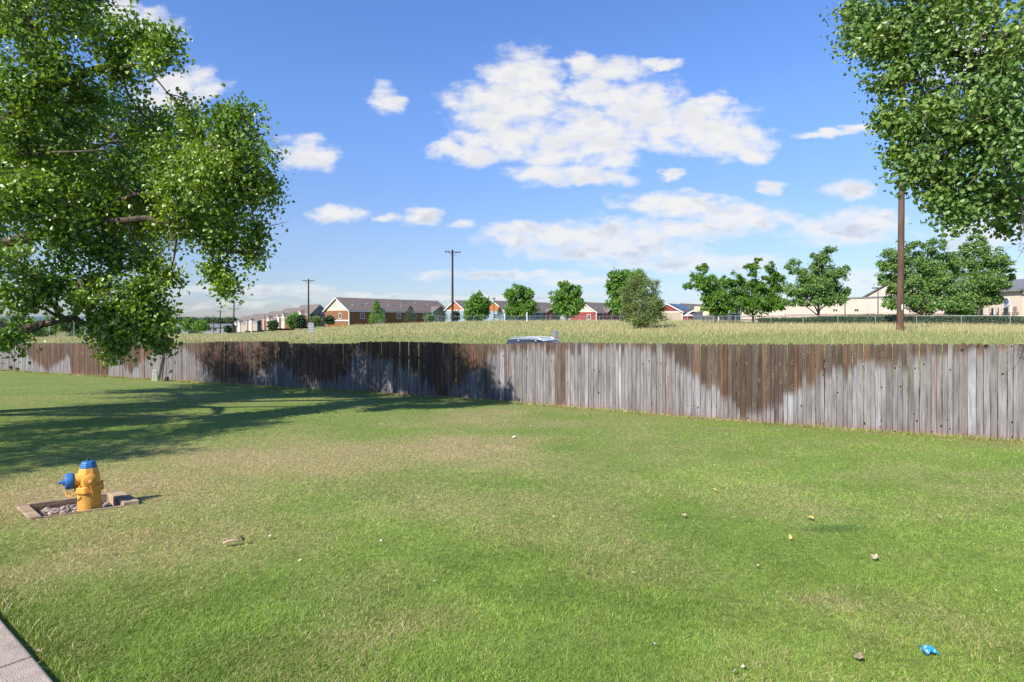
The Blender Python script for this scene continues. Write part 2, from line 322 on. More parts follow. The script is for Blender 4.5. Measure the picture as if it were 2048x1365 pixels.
# ------------------------------------------------------------------ grass blades
def blades(name, x, y, h, w, colr, lean, mat, segs=2, label=None, lean_dir=None, tip=1.12):
    n = len(x); z = ground(x, y); th = rng.uniform(0, 2*np.pi, n); ld = rng.uniform(0, 2*np.pi, n) if lean_dir is None else lean_dir + rng.normal(0, .8, n)
    d = np.stack([np.cos(th), np.sin(th), np.zeros(n)], -1)*w[:, None]/2; l = np.stack([np.cos(ld), np.sin(ld), np.zeros(n)], -1)*(h*lean)[:, None]
    b = np.stack([x, y, z-0.006], -1); up = np.zeros((n, 3)); up[:, 2] = h
    t = b + up*0.96 + l
    if segs == 1: V = np.stack([b-d, b+d, t], 1); k = 3; Fc = [np.arange(n*3).reshape(n, 3)]
    else:
        m = b + up*.55 + l*.3; V = np.stack([b-d, b+d, m+d*.8, m-d*.8, t], 1); k = 5; i = np.arange(n)*5
        Fc = [np.stack([i, i+1, i+2, i+3], -1), np.stack([i+3, i+2, i+4], -1)]
    c = np.repeat(colr[:, None, :], k, 1); c[:, -1] *= tip
    return V.reshape(-1, 3), Fc, c.reshape(-1, 3)
def lawn_pts(n, y0, y1, amax=1.06, power=1.0):
    u = rng.uniform(0, 1, n); i0 = y0**-power; i1 = y1**-power; Y = (i0 + (i1-i0)*u)**(-1/power); a = rng.uniform(-amax, amax, n); return a*Y, Y
def lawn_ok(x, y):
    ok = (y < np.interp(x, FX, FY) - .10)
    # hydrant pit and curb stay clear
    u = (x+4.47)*.657 + (y-5.27)*.768; v = -(x+4.47)*.658 + (y-5.27)*.753
    ok &= ~((u > -.02) & (u < .87) & (v > -.02) & (v < .69))
    ok &= ((x - CURB[0][0])*CURB[2][0] + (y - CURB[0][1])*CURB[2][1]) > 0.03
    return ok
# curb line: outer (grass-side) edge through two lawn points
c0 = hit(0, 1250); c1 = hit(97, 1365); cdv = Vector((c1[0]-c0[0], c1[1]-c0[1])).normalized(); cnv = Vector((-cdv.y, cdv.x))
if cnv.x < 0: cnv = -cnv
CURB = ((c0[0], c0[1]), (cdv.x, cdv.y), (cnv.x, cnv.y))
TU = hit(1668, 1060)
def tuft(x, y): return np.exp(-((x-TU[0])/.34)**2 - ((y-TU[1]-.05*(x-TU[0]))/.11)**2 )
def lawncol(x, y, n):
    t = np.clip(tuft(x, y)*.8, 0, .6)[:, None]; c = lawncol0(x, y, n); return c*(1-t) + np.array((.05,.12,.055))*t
def lawncol0(x, y, n):
    dr = dryness(x, y); p = np.clip(dr*0.95+.03, 0, .94); isdry = rng.uniform(0, 1, n) < p; r = rng.uniform(0, 1, (n, 1)); hue = fbm2(x, y, 2.2, 31)[:, None]
    gcol = GREEN*(1-r)*(1) + GREEN2*r; gcol = gcol*(0.55+.9*hue)*np.array((1,1,1))*(.6+.8*fbm2(x,y,.35,33,4,.7)[:,None])*(1+.0*r); gcol = gcol*(1-.3*dr[:,None]) + np.array((.24,.24,.09))*.3*dr[:,None]
    s = STRAW*(1-r) + STRAW2*r
    return np.where(isdry[:, None], s, gcol)*rng.uniform(.5, 1.42, (n, 1))
Vs, Fs, Cs, off = [], [], [], 0
def add_blades(x, y, h, w, lean, segs):
    global off
    k = lawn_ok(x, y); x, y, h, w, lean = x[k], y[k], h[k], w[k], lean[k]; n = len(x)
    ldir = fbm2(x, y, .8, 41)*12 + rng.normal(0, 1.6, n)
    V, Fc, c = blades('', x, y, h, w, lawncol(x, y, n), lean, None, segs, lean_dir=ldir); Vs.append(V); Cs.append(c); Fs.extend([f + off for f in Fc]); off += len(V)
def mow(x, y): return 0.014 + 0.019*fbm2(x, y, .5, 42) + .03*tuft(x, y)
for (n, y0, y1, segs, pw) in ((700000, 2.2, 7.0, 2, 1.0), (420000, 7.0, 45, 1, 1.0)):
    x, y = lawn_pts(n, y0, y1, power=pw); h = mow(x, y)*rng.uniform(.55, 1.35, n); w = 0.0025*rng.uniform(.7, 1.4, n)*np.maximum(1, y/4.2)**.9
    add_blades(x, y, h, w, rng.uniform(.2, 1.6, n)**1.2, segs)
# longer tufts along curb and fence foot
n = 2600; t = rng.uniform(-.6, 2.5, n); o_ = np.abs(rng.normal(0, .07, n))+.03; x = CURB[0][0]+CURB[1][0]*t+CURB[2][0]*o_; y = CURB[0][1]+CURB[1][1]*t+CURB[2][1]*o_
add_blades(x, y, rng.uniform(.025,.065,n), np.full(n,.004), rng.uniform(.2,1,n), 2)
n = 26000; x = rng.uniform(-42, 14, n); y = np.interp(x, FX, FY) - .12 - np.abs(rng.normal(0, .14, n)); add_blades(x, y, rng.uniform(.03,.12,n)*(.3+fbm2(x,y,1.2,5)), np.full(n,.008)*np.maximum(1,y/8), rng.uniform(.1,.8,n), 1)
lg = mesh_np('lawn_grass', np.concatenate(Vs), Fs, M['blade'], col=np.concatenate(Cs)); tag(lg, 'short mown lawn grass, green with straw coloured dry patches', 'grass', kind='stuff')

# meadow behind the fence: long dry stalks
Vs, Fs, Cs, off = [], [], [], 0
for (n, tall) in ((150000, 1), (190000, 0)):
    a = rng.uniform(-1.05, 1.0, n); u = rng.uniform(0, 1, n); yc = np.interp(a, A_, YC); yf = np.maximum(14, np.interp(a, [-1,-.9,0,.5,.9,1], [42,40,24,18,13,12]))
    Y = 1/((1/yf)*(1-u) + (1/(yc*1.25))*u); x = a*Y; q = (Y - np.interp(x, FX, FY))*.8
    pw = np.interp(a, A_, PT); tl = sstep(u, .53, .72) + .45*(fbm2(x, Y, 7, 51)-.5)
    patch = fbm2(x, Y, 5, 52, 5); k = (q > 4) & (rng.uniform(0, 1, n) < (np.clip(tl, 0.03, 1) if tall else 1)); x, Y, tl, patch = x[k], Y[k], tl[k], patch[k]; n = len(x)
    h = (rng.uniform(.22, .5, n)*(0.5+.9*patch) if tall else rng.uniform(.06, .24, n)); w = (0.0036 if tall else .010)*(Y/14)*rng.uniform(.7, 1.4, n)
    r = rng.uniform(0, 1, (n, 1)); dry = np.array((.55,.46,.27))*r + np.array((.48,.42,.20))*(1-r); red = np.array((.34,.22,.13)); grn = np.array((.18,.235,.06))*(1-r) + np.array((.28,.32,.12))*r
    pd = np.clip((.74+1.2*(patch-.5) if tall else .30 + .4*np.clip(tl,0,1)), 0, 1); isd = (rng.uniform(0, 1, n) < pd)[:, None]
    c = np.where(isd, dry, grn); c = np.where((rng.uniform(0, 1, n) < .12*(patch>.5))[:, None], red, c)*rng.uniform(.8, 1.15, (n, 1))
    V, Fc, cc_ = blades('', x, Y, h, w, c, rng.uniform(.05, .45, n), None, 1 if not tall else 2); Vs.append(V); Cs.append(cc_); Fs.extend([f + off for f in Fc]); off += len(V)
mg = mesh_np('meadow_grass', np.concatenate(Vs), Fs, M['hay'], col=np.concatenate(Cs)); tag(mg, 'tall dry meadow grass on the rise behind the wooden fence', 'grass', kind='stuff')

# ------------------------------------------------------------------ trees
def leaf_cloud(P, size, aspect=0.85, droop=0.5, detail=True):
    """one folded leaf at each point"""
    n = len(P); s = size*rng.uniform(.7, 1.25, n)[:, None]
    ax = rng.normal(0, 1, (n, 3)); ax[:, 2] -= droop; ax /= np.linalg.norm(ax, axis=1, keepdims=True)
    r = rng.normal(0, 1, (n, 3)); sd_ = np.cross(ax, r); sd_ /= np.linalg.norm(sd_, axis=1, keepdims=True); nm = np.cross(ax, sd_)
    if detail:
        L = [(0,0,0),(1,0,0),(.10,.44,.10),(.48,.40,.13),(.10,-.44,.10),(.48,-.40,.13)]
        V = np.stack([P + s*(a*ax + b*aspect*sd_ + c*nm) for a, b, c in L], 1); i = np.arange(n)*6
        return V.reshape(-1, 3), np.concatenate([np.stack([i, i+1, i+3, i+2], -1), np.stack([i, i+4, i+5, i+1], -1)])
    L = [(0,0,0),(.45,.42,.1),(1,0,0),(.45,-.42,.1)]
    V = np.stack([P + s*(a*ax + b*aspect*sd_ + c*nm) for a, b, c in L], 1); i = np.arange(n)*4
    return V.reshape(-1, 3), np.stack([i, i+1, i+2, i+3], -1)
def curve(p, q, sag=0.0, n=6, wob=0.0):
    p = Vector(p); q = Vector(q); out = []; L = (q-p).length
    w = Vector((random.uniform(-1,1), random.uniform(-1,1), random.uniform(-1,1)))*wob*L
    w2 = Vector((random.uniform(-1,1), random.uniform(-1,1), random.uniform(-1,1)))*wob*.5*L
    for i in range(n+1):
        t = i/n; e = p.lerp(q, t) + Vector((0,0,1))*(math.sin(math.pi*t)*sag*L) + w*math.sin(math.pi*t) + w2*math.sin(2*math.pi*t); out.append(e)
    return out
def big_tree(name, label, clumps, limbs, trunk, leaf, leafmat_, seed, extra=None, lpm=900, bare=()):
    random.seed(seed); base = trunk[0][0]; root = empty(name, base, label=label, cat='tree', group=None); inv = -Vector(base)
    tb = MB(); nodes = []
    tb.tube([Vector(p)+inv for p, r in trunk], [r for p, r in trunk], 12)
    for p, r in trunk: nodes.append((Vector(p), r))
    for L in limbs:
        pts = [Vector(p) for p, r in L]; rr = [r for p, r in L]; dense = []; dr = []
        for i in range(len(pts)-1):
            for k in range(4):
                t = k/4; dense.append(pts[i].lerp(pts[i+1], t) + Vector((random.uniform(-1,1),random.uniform(-1,1),random.uniform(-1,1)))*rr[i]*.35); dr.append(rr[i]*(1-t)+rr[i+1]*t)
        dense.append(pts[-1]); dr.append(rr[-1]); tb.tube([p+inv for p in dense], dr, 8); nodes += list(zip(dense, dr))
    tw = MB(); P = []
    for (c, rx, dens) in clumps:
        c = Vector(c); best = min(nodes, key=lambda nr: (nr[0]-c).length + (0 if nr[1] > .02 else 1)); r0 = min(best[1]*.7, .02+.035*rx)
        cv = curve(best[0], c, random.uniform(-.05, .1), 7, .08); rad = [r0*(1-i/7*.7) for i in range(8)]; tb.tube([p+inv for p in cv], rad, 6)
        nt_ = int(24*rx*rx*dens)+7
        for k in range(nt_):
            v = Vector((random.gauss(0,1), random.gauss(0,1), random.gauss(0,1))).normalized(); rr = rx*random.uniform(.25, 1.0)**.55
            spray = random.random() < .2
            if spray: rr = rx*random.uniform(1.0, 1.22)
            tip = c + Vector((v.x*rr, v.y*rr, v.z*rr*.88))
            st = cv[random.randint(4, 7)] if rr > .5*rx else c
            bw = curve(st, tip, random.uniform(-.02,.12), 5, .08); tw.tube([p+inv for p in bw], [.016,.013,.010,.008,.006,.004], 4, False)
            m = int(lpm*random.uniform(.3,1.5)/22); sp_ = random.uniform(.09, .19)
            if spray: m = int(m*.6); sp_ *= .7
            tt = rng.uniform(.45, 1.05, m)[:, None]; pa = np.array(st)[None]; A = np.array([np.array(bw[min(5, int(t*5))]) for t in tt[:, 0]])
            P.append(A + rng.normal(0, sp_, (m, 3))*np.array((1,1,1.0)))
    for (p, q, r) in bare:
        near_ = min(nodes, key=lambda nr: (nr[0]-Vector(p)).length); tw.tube([k+inv for k in curve(near_[0], p, .03, 5, .05)], [r*1.3]*6, 5)
        cv = curve(p, q, random.uniform(-.1,.1), 8, .1); tw.tube([k+inv for k in cv], [r*(1-i/9) for i in range(9)], 5)
        for k in range(3):
            s0 = cv[random.randint(3,7)]; e0 = s0 + Vector((random.uniform(-.3,.3), random.uniform(-.3,.3), random.uniform(-.35,.2))); tw.tube([k2+inv for k2 in curve(s0, e0, .05, 4, .15)], [r*.4,r*.3,r*.25,r*.2,r*.1], 4)
    P = np.concatenate(P) + np.array(inv)
    tb.build('trunk', M['bark'], root, smooth=True); tw.build('twigs', M['twig'], root)
    V, Fc = leaf_cloud(P, leaf); mesh_np('crown', V, [Fc], M[leafmat_], root)
    print(name, 'leaves', len(P)); return root
S12 = 1138/12
def cl_(px, py, D, rpx, dens=1.0): return (at(px, py, D), rpx*D/F, dens)
LT = [cl_(50,40,11.5,120),cl_(170,30,12.3,90),cl_(215,85,11.8,70),cl_(275,85,11.6,62),cl_(315,120,11.3,46),cl_(335,80,11.5,26,.8),cl_(240,150,12,46,.8),cl_(110,150,11.6,100),cl_(30,190,11.2,110),cl_(175,205,12.5,52,.6),
      cl_(60,290,11.6,100),cl_(150,280,12.6,70,.6),cl_(230,330,12.4,66,.7),cl_(310,262,12.8,46,.6),cl_(330,330,12.2,75),cl_(110,390,11.4,84,.8),cl_(30,420,10.8,100),cl_(215,420,12.2,62,.7),
      cl_(455,245,12.0,46),cl_(385,250,12.3,42,.9),cl_(490,235,11.9,36),cl_(430,300,11.8,80),cl_(500,320,11.9,66),cl_(525,375,12.2,46),cl_(400,370,11.5,85),cl_(480,400,12.0,75),cl_(350,400,11.6,58,.8),
      cl_(505,465,12.3,44,.9),cl_(440,480,12.3,58,.9),cl_(380,450,12.4,60,.8),cl_(430,555,12.3,30,.9),cl_(455,575,12.2,20,.8),cl_(500,510,12.4,30,.8),
      cl_(300,455,12.5,55,.7),cl_(130,480,11.4,76,.8),cl_(36,530,10.6,80,.8),cl_(215,515,12.2,62),cl_(290,540,12.3,48,.8),cl_(180,560,11.5,60),cl_(105,575,11.2,36,.6),cl_(285,590,11.8,42,.9),cl_(240,600,11.5,50),cl_(330,565,12.3,26,.7),
      cl_(215,636,11.3,34,.45),cl_(270,636,11.5,32,.5),cl_(175,600,11,30,.6),cl_(290,622,11.8,24,.6),cl_(325,628,11.9,14,.8),cl_(30,600,10.5,42,.7),cl_(14,676,10.3,26,.6),cl_(240,676,11.2,18,.4),cl_(290,672,11.5,18,.5),cl_(225,705,11.2,8,.5),cl_(325,690,11.9,7,.5),cl_(205,672,11.2,16,.5)]
# parts of the crown out of frame: above, to the left and nearer than the trunk
OUT = [(-9.0,12.5,10.2,1.5),(-9.5,11,9.6,1.8),(-11.5,12.5,9.8,1.9),(-15.5,11,9.6,1.8),(-13,13,7.0,1.8),(-14.5,14.5,8.5,1.8),(-12,15.5,7.5,1.6),(-9.6,14.8,6.6,1.3),(-15,8.5,5.4,1.5),(-16,11,7,2.0),(-13.0,7.6,4.6,1.3),(-16,14,6,1.8),(-11.5,14.5,4.8,1.2),(-9.5,14.6,4.2,1.0),(-11.8,8.2,3.4,1.1)]
OUT += [(-10.5,3,5,1.3),(-12.5,2,5.4,1.3),(-11.5,5,4.6,1.1),(-10.5,6,5.2,1.3),(-10.2,7.6,4.4,.9),(-15,5,6,1.8),(-17,8,7,1.9),(-12.5,5.5,4.0,1.2),
        (-11.5,16.9,5,1.5),(-13,17,6.5,1.6),(-15,18,6,1.8),(-17.5,18,6,1.8),(-17,16,7.4,1.8),(-10,16,5.6,1.3),(-9.4,16.6,6.0,1.1),(-19.5,19,6.5,1.8),(-13.9,12.2,5.2,1.2),(-11.1,14.1,5.5,1.2),(-12.6,13.8,5.6,1.2),(-10,14,4.8,1.0),(-8.8,13.5,4.5,.8),(-12,14.7,4.6,1.1),(-14.5,13.5,5.4,1.3),(-15.5,12,6.5,1.5),(-16.5,16.5,5,1.4),(-17.5,18,4.4,1.3),(-14,16,4.8,1.2),(-15.2,10.3,6,1.3),(-16.5,13.5,5,1.4),(-18.5,16,4.8,1.3),(-13,18.5,5.0,1.2),(-20.5,18,8,1.8),(-8,15,5.1,1.3),(-7.4,14.4,4.2,1.0),(-8.6,14.6,6.1,1.2),(-6.9,15,5.4,1.1),(-18,19.5,4.6,1.5),(-14,18.5,4.4,1.4),(-19,15,5.5,1.6),(-11,17.5,4.0,1.1),(-16.5,17.5,3.6,1.3)]
LT += [(Vector((a,b,c)), r, .8 if b < 9 else (.62 if b > 14.2 else .75)) for a,b,c,r in OUT]
tx, ty = -14.5, 11.6; tz = gz(tx, ty)
trunk = [((tx,ty,tz-.1),.62),((tx,ty,tz+.6),.5),((tx+.1,ty,tz+2.0),.44),((tx+.2,ty+.1,tz+4.0),.38),((tx+.4,ty+.1,tz+6.5),.28),((tx+.8,ty+.2,tz+9),.15)]
limbs = [[((tx+.1,ty,tz+1.6),.2),(at(-120,668,11.5),.13),(at(-10,652,11.4),.085),(at(50,657,11.3),.075),(at(100,646,11.3),.068),(at(148,636,11.3),.062),(at(185,655,11.3),.05),(at(250,662,11.4),.03),(at(300,650,11.6),.015)],
         [((tx+.2,ty+.1,tz+3.2),.24),(at(-60,500,11.8),.13),(at(120,455,12),.085),(at(290,436,12),.06),(at(380,462,12.1),.04),(at(455,505,12.2),.03)],
         [(at(120,455,12),.07),(at(270,390,12.2),.045),(at(400,380,12),.05),(at(480,330,12),.025)],
         [((tx+.3,ty+.1,tz+5.2),.22),(at(-20,260,11.9),.15),(at(100,180,12),.10),(at(190,140,12),.07),(at(290,130,11.7),.03)],
         [((tx+.5,ty+.1,tz+6.8),.2),((-11.5,12.4,7.6),.12),((-9.6,12.6,9.6),.05)],
         [((tx+.2,ty+.1,tz+4),.2),((-13,13.2,5.2),.12),((-11,14.4,5.6),.07)],[((tx+.2,ty,tz+4.4),.2),((-13,9.4,5.6),.12),((-12,8.4,5.2),.05)],
         [(at(20,310,11.6),.04),(at(90,306,11.3),.03),(at(180,302,11.2),.015),(at(230,298,11.2),.006)]]
bare = [(at(520,460,12.1), at(585,438,12.0), .012),(at(500,500,12.1), at(560,505,12), .010),(at(350,470,11.6), at(300,530,11.3), .012),(at(330,430,11.6), at(345,520,11.3), .012),(at(160,560,11), at(165,640,11), .03),(at(545,300,12),at(572,280,12),.006)]
big_tree('cottonwood_tree', 'large leafy cottonwood tree reaching in from the left over the fence', LT, limbs, trunk, .086, 'leaf', 3, lpm=1500, bare=bare)
RT = [cl_(1740,40,10.6,58),cl_(1700,20,10.8,34,.8),cl_(1760,100,10.3,70),cl_(1710,75,10.8,26,.7),cl_(1800,60,10.1,80),cl_(1830,140,10.1,85),cl_(1770,175,10.4,35,.8),cl_(1900,60,9.6,110),cl_(1930,160,9.6,110),cl_(1860,230,10.0,80),cl_(1810,245,10.2,46,.9),cl_(1770,240,10.4,18,.6),
      cl_(2010,70,9.1,120),cl_(2010,190,9.1,120),cl_(1960,270,9.5,95),cl_(1880,300,9.8,72),cl_(1830,320,10.1,40,.9),cl_(1815,370,10.2,32,.9),cl_(1875,370,10.0,50),cl_(1940,350,9.6,75),cl_(2020,310,9.1,95),cl_(1990,390,9.4,55),cl_(2050,380,9.9,70),
      cl_(1940,410,9.6,34,.9),cl_(1910,440,9.7,20,.7),cl_(2035,425,10.6,30,.8),cl_(2010,455,10.6,12,.7),cl_(1885,400,9.8,26,.7),cl_(1790,310,10.4,12,.6),cl_(1850,-20,9.8,80),cl_(1960,-30,9.6,90)]
RT += [(Vector((a,b,c)), r, .5) for a,b,c,r in [(9.6,10,8.6,1.5),(11,10,7.4,1.7),(11.2,10.6,5.4,1.4),(10.6,9.4,9.6,1.6),(12.6,10.2,8.0,1.7),(12.4,11.6,6.2,1.4)]]
tx, ty = 13.4, 10.2; tz = gz(tx, ty)
trunk = [((tx,ty,tz-.1),.5),((tx,ty,tz+.6),.4),((tx-.1,ty,tz+2.5),.34),((tx-.2,ty,tz+5),.28),((tx-.5,ty,tz+7.5),.18),((tx-.8,ty,tz+9.5),.08)]
limbs = [[((tx-.1,ty,tz+3.6),.18),((11.2,9.8,4.2),.12),(at(2010,260,9.24),.07),(at(1930,290,9.60),.04),(at(1860,330,9.96),.015)],[((tx-.2,ty,tz+5),.18),((10.9,9.7,6.3),.11),(at(1990,120,9.36),.075),(at(1890,110,9.84),.05),(at(1790,90,10.32),.02)],
         [(at(2048,400,9.12),.03),(at(2010,380,9.24),.02),(at(1950,400,9.60),.01)]]
bare = [(at(2050,470,9.12), at(2030,530,9.12), .010),(at(2075,450,9.12), at(2036,505,9.12), .010),(at(1850,220,9.60),at(1840,280,9.60),.008)]
big_tree('cottonwood_tree', 'cottonwood crown with glossy leaves hanging into the top right corner', RT, limbs, trunk, .086, 'leaf_b', 5, lpm=1250, bare=bare)

def mid_tree(name, label, px, base_y, D, lobes, lm, n_leaf, leaf, group=None, cat='tree', trunk_r=None, multi=1, trunkmat='bark', lobe_scale=1.0, gap=.5):
    """lobes: (px, py, rx px, ry px) outlines of the crown"""
    b = at(px, base_y, D); b.z = gz(b.x, b.y) if abs(gz(b.x,b.y)-b.z) < 2.5 else b.z
    root = empty(name, b, label=label, cat=cat, group=group); tb = MB(); P = []
    s = D/F; area = sum(l[2]*l[3] for l in lobes); cz = [at(l[0], l[1], D) for l in lobes]; ztop = max(c.z for c in cz)
    tr = trunk_r or .012*(ztop - b.z) + .06
    for k in range(multi):
        o = Vector((random.uniform(-.3,.3), random.uniform(-.3,.3), 0))*(multi > 1); cen = sum(cz, Vector())/len(cz)
        t = curve(b+o-b, (cen-b) + o*3, .02, 5, .03); tb.tube(t, [tr*(1-i/7) for i in range(6)], 8)
    for l, c in zip(lobes, cz):
        depth = (l[2]+l[3])/2*s; start = Vector((0,0,(c.z-b.z)*random.uniform(.3,.5))); oy = random.uniform(-.6,.6)*depth if len(lobes) > 2 else 0; c2 = c - b + Vector((0, oy, 0))
        tb.tube(curve(start, c2, .05, 5, .06), [tr*.45*(1-i/6) for i in range(6)], 6)
        m = max(6, int(34*l[2]*l[3]/area*8)); share = n_leaf*l[2]*l[3]/area
        for k in range(m):
            v = Vector((random.gauss(0,1), random.gauss(0,1), random.gauss(0,1))).normalized()*random.uniform(.2,1.12)**.5*(1.18 if random.random()<.12 else 1)
            cc = c2 + Vector((v.x*l[2]*s, v.y*depth, v.z*l[3]*s)); cs = depth*random.uniform(.10,.24)*lobe_scale
            if random.random() < .5: tb.tube(curve(c2, cc, .03, 3, .08), [tr*.14, tr*.1, tr*.06, tr*.03], 4)
            P.append(np.array(cc)[None] + rng.normal(0, cs, (int(share/m*random.uniform(.5,1.5))+1, 3))*np.array((1,1,.75)))
    tb.build('trunk', M[trunkmat], root, smooth=True); V, Fc = leaf_cloud(np.concatenate(P), leaf, detail=False); mesh_np('crown', V, [Fc], M[lm], root); return root
random.seed(12)
MT = 'trees standing along the wire fence'
mid_tree('leafy_tree', 'small bushy green tree just right of the tall dark pole', 952, 640, 96, [(952,595,11,11),(945,612,16,14),(965,610,14,16),(952,628,22,10),(938,628,12,9),(970,627,10,9)], 'leaf_maple', 7000, .34, MT)
mid_tree('leafy_tree', 'round green tree in front of the blue house with the shingle roof', 1040, 641, 94, [(1036,580,12,12),(1022,590,12,12),(1052,592,12,14),(1040,606,26,14),(1022,620,15,10),(1060,614,14,14),(1040,625,24,9)], 'leaf_maple', 8500, .34, MT)
mid_tree('leafy_tree', 'round green tree between the blue house and the red gabled house', 1134, 640, 92, [(1128,574,12,11),(1112,590,12,10),(1148,585,14,12),(1134,600,26,14),(1152,608,15,14),(1118,612,14,10),(1134,622,24,10),(1138,628,16,6)], 'leaf_maple', 8500, .34, MT)
mid_tree('leafy_tree', 'bright green tree half hidden behind the grey green bush', 1245, 640, 80, [(1238,555,20,14),(1226,575,14,14),(1245,590,22,22),(1232,612,18,14),(1270,560,26,18)], 'leaf_maple', 9000, .32, MT)
mid_tree('shrub_tree', 'grey green willowy bush growing in the dry grass', 1284, 657, 52, [(1280,565,26,20),(1300,580,22,24),(1262,590,22,26),(1285,612,38,22),(1310,615,22,20),(1255,622,20,16),(1284,635,44,14),(1284,645,26,8)], 'leaf_olive', 22000, .12, None, 'bush', .09, 6, 'twig')
mid_tree('leafy_tree', 'slender open crowned tree leaning left beside the backboards', 1432, 642, 66, [(1405,538,10,12),(1394,556,16,10),(1378,572,12,7),(1408,568,22,16),(1424,590,22,16),(1440,612,18,14),(1422,612,16,12),(1448,565,7,16),(1438,625,14,7)], 'leaf_maple', 9000, .24, MT)
mid_tree('leafy_tree', 'wide yellow green tree with many upright tops', 1507, 642, 62, [(1516,530,7,16),(1500,545,16,14),(1540,545,12,20),(1556,560,14,18),(1470,560,14,14),(1458,585,16,20),(1500,575,28,20),(1540,585,26,20),(1480,605,26,16),(1515,612,36,16),(1550,608,22,14),(1458,610,12,12)], 'leaf_lime', 17000, .22, MT)
mid_tree('leafy_tree', 'tall blue green tree with a pointed top in front of the pale school wall', 1636, 642, 58, [(1655,508,14,14),(1632,512,10,12),(1645,535,24,16),(1590,535,14,14),(1610,555,22,16),(1665,550,24,16),(1690,540,9,8),(1640,575,34,20),(1595,580,22,18),(1670,580,24,16),(1625,600,34,14),(1662,600,24,12),(1585,604,18,10),(1690,585,8,10)], 'leaf_ash', 20000, .2, MT)
mid_tree('leafy_tree', 'broad green tree spreading behind the near brown power pole', 1850, 642, 50, [(1820,490,20,14),(1860,492,20,14),(1785,520,26,20),(1800,560,30,26),(1840,530,44,28),(1890,525,30,24),(1775,565,20,14),(1840,580,50,26),(1890,570,36,26),(1800,600,30,16),(1850,612,40,14),(1775,610,16,8),(1895,610,30,18),(1770,540,14,14)], 'leaf_ash', 30000, .19, MT)
mid_tree('leafy_tree', 'green tree with a ragged top in front of the school entrance', 1950, 642, 52, [(1960,478,14,16),(1945,500,22,16),(1975,515,26,18),(1935,535,28,22),(1990,530,22,14),(2015,540,16,9),(1960,560,36,22),(2000,565,18,12),(1930,590,30,20),(1965,595,30,16),(1985,600,18,8),(1925,618,36,12),(1915,628,26,8),(2020,553,12,7)], 'leaf_ash', 22000, .19, MT)
CT = 'conifers and shrubs in front of the houses'
def conifer(label, px, base_y, D, top_y, half, n, lm, base_dark=1):
    b = at(px, base_y, D); root = empty('conifer_tree', b, label=label, cat='tree', group=CT); h = (base_y-top_y)*D/F; r = half*D/F; tb = MB(); tb.tube([(0,0,-.5),(0,0,h*.6),(0,0,h*.97)], [.02*h,.012*h,.003*h], 7); P = []
    for k in range(170):
        t = random.uniform(0, 1)**.9; rr = r*(1-t)**.75*random.uniform(.5, 1.08); a = random.uniform(0, 6.283); c = (rr*math.cos(a), rr*math.sin(a), h*(.04+.93*t)); m = int(n/170)
        P.append(np.array(c)[None] + rng.normal(0, .055*h*(1.1-t), (m, 3)))
        if k % 3 == 0: tb.tube([(0,0,c[2]+.05*h), c], [.006*h,.002*h], 4)
    tb.build('trunk', M['bark'], root); V, Fc = leaf_cloud(np.concatenate(P), .035*h, detail=False); mesh_np('crown', V, [Fc], M[lm], root)
conifer('bright green cone shaped tree in front of the long brown house', 753, 645, 120, 599, 16, 5500, 'leaf_maple')
conifer('dull dark conifer before the middle of the long brown house', 821, 643, 122, 611, 15, 3500, 'needle')
conifer('dull dark conifer at the right end of the long brown house', 882, 642, 124, 612, 17, 4000, 'needle')
conifer('thin dark conifer between the two blue house gables', 1000, 640, 112, 612, 9, 2500, 'needle')
def shrub(label, px, by, D, ty, half, n, lm, leaf=.3, name='shrub'):
    mid_tree(name, label, px, by, D, [(px-half*.35, (ty+by)/2, half*.6, (by-ty)*.38), (px+half*.35, (ty+by)/2+1, half*.6, (by-ty)*.4), (px, ty+(by-ty)*.32, half*.55, (by-ty)*.3), (px, by-(by-ty)*.2, half*.85, (by-ty)*.2)], lm, n, leaf, CT, 'bush', .08)
shrub('dark round shrub in front of the red townhouses', 546, 659, 190, 640, 11, 2200, 'needle', .5)
shrub('bright green shrub left of the second power pole', 588, 656, 170, 626, 12, 2200, 'leaf_maple', .5)
shrub('dark shrub pressed against the bright green shrub', 602, 655, 165, 630, 11, 2200, 'needle', .5)
shrub('dull olive bush beside the school zone sign', 631, 650, 150, 632, 11, 2000, 'leaf_olive', .4)
shrub('dark low bush at the left corner of the brown house', 658, 648, 140, 632, 11, 2000, 'needle', .4)
shrub('bright low bush under the grey gable of the brown house', 858, 642, 118, 629, 9, 1400, 'leaf_maple', .35)
shrub('dark small shrub left of the blue house wall', 911, 641, 116, 622, 8, 1400, 'needle', .35)
shrub('dark shrub below the distant power pole', 455, 665, 210, 651, 7, 1200, 'needle', .5)
FT = 'distant trees on the plain beyond the meadow'
random.seed(31)
far = [(352,640,14),(378,634,18),(402,642,17),(398,628,12),(430,634,14),(460,630,12),(495,632,8)]
for i, x in enumerate(range(330, 470, 17)):
    mid_tree('distant_tree', 'dark green tree in the far tree line beyond the grey buildings', x, 660, 520+random.uniform(0,60), [(x, 641+random.uniform(-3,2), 11, 5),(x+6, 645, 11, 6),(x-5,652,10,8)], 'far_leaf', 1100, 1.3, FT)
for (x, ty, hw, D, lb) in [(378,636,20,300,'tall bright green tree among the far grey buildings'),(402,640,17,290,'rounded bright tree right of the tall far one'),(345,650,14,280,'low pale green tree at the left of the far grey building')]:
    mid_tree('distant_tree', lb, x, 664, D, [(x-hw*.3, ty+11, hw*.6, 8),(x+hw*.35, ty+13, hw*.6, 8),(x, ty+6, hw*.45, 6),(x, 656, hw*.9, 6)], 'leaf_maple', 2200, .75, FT)
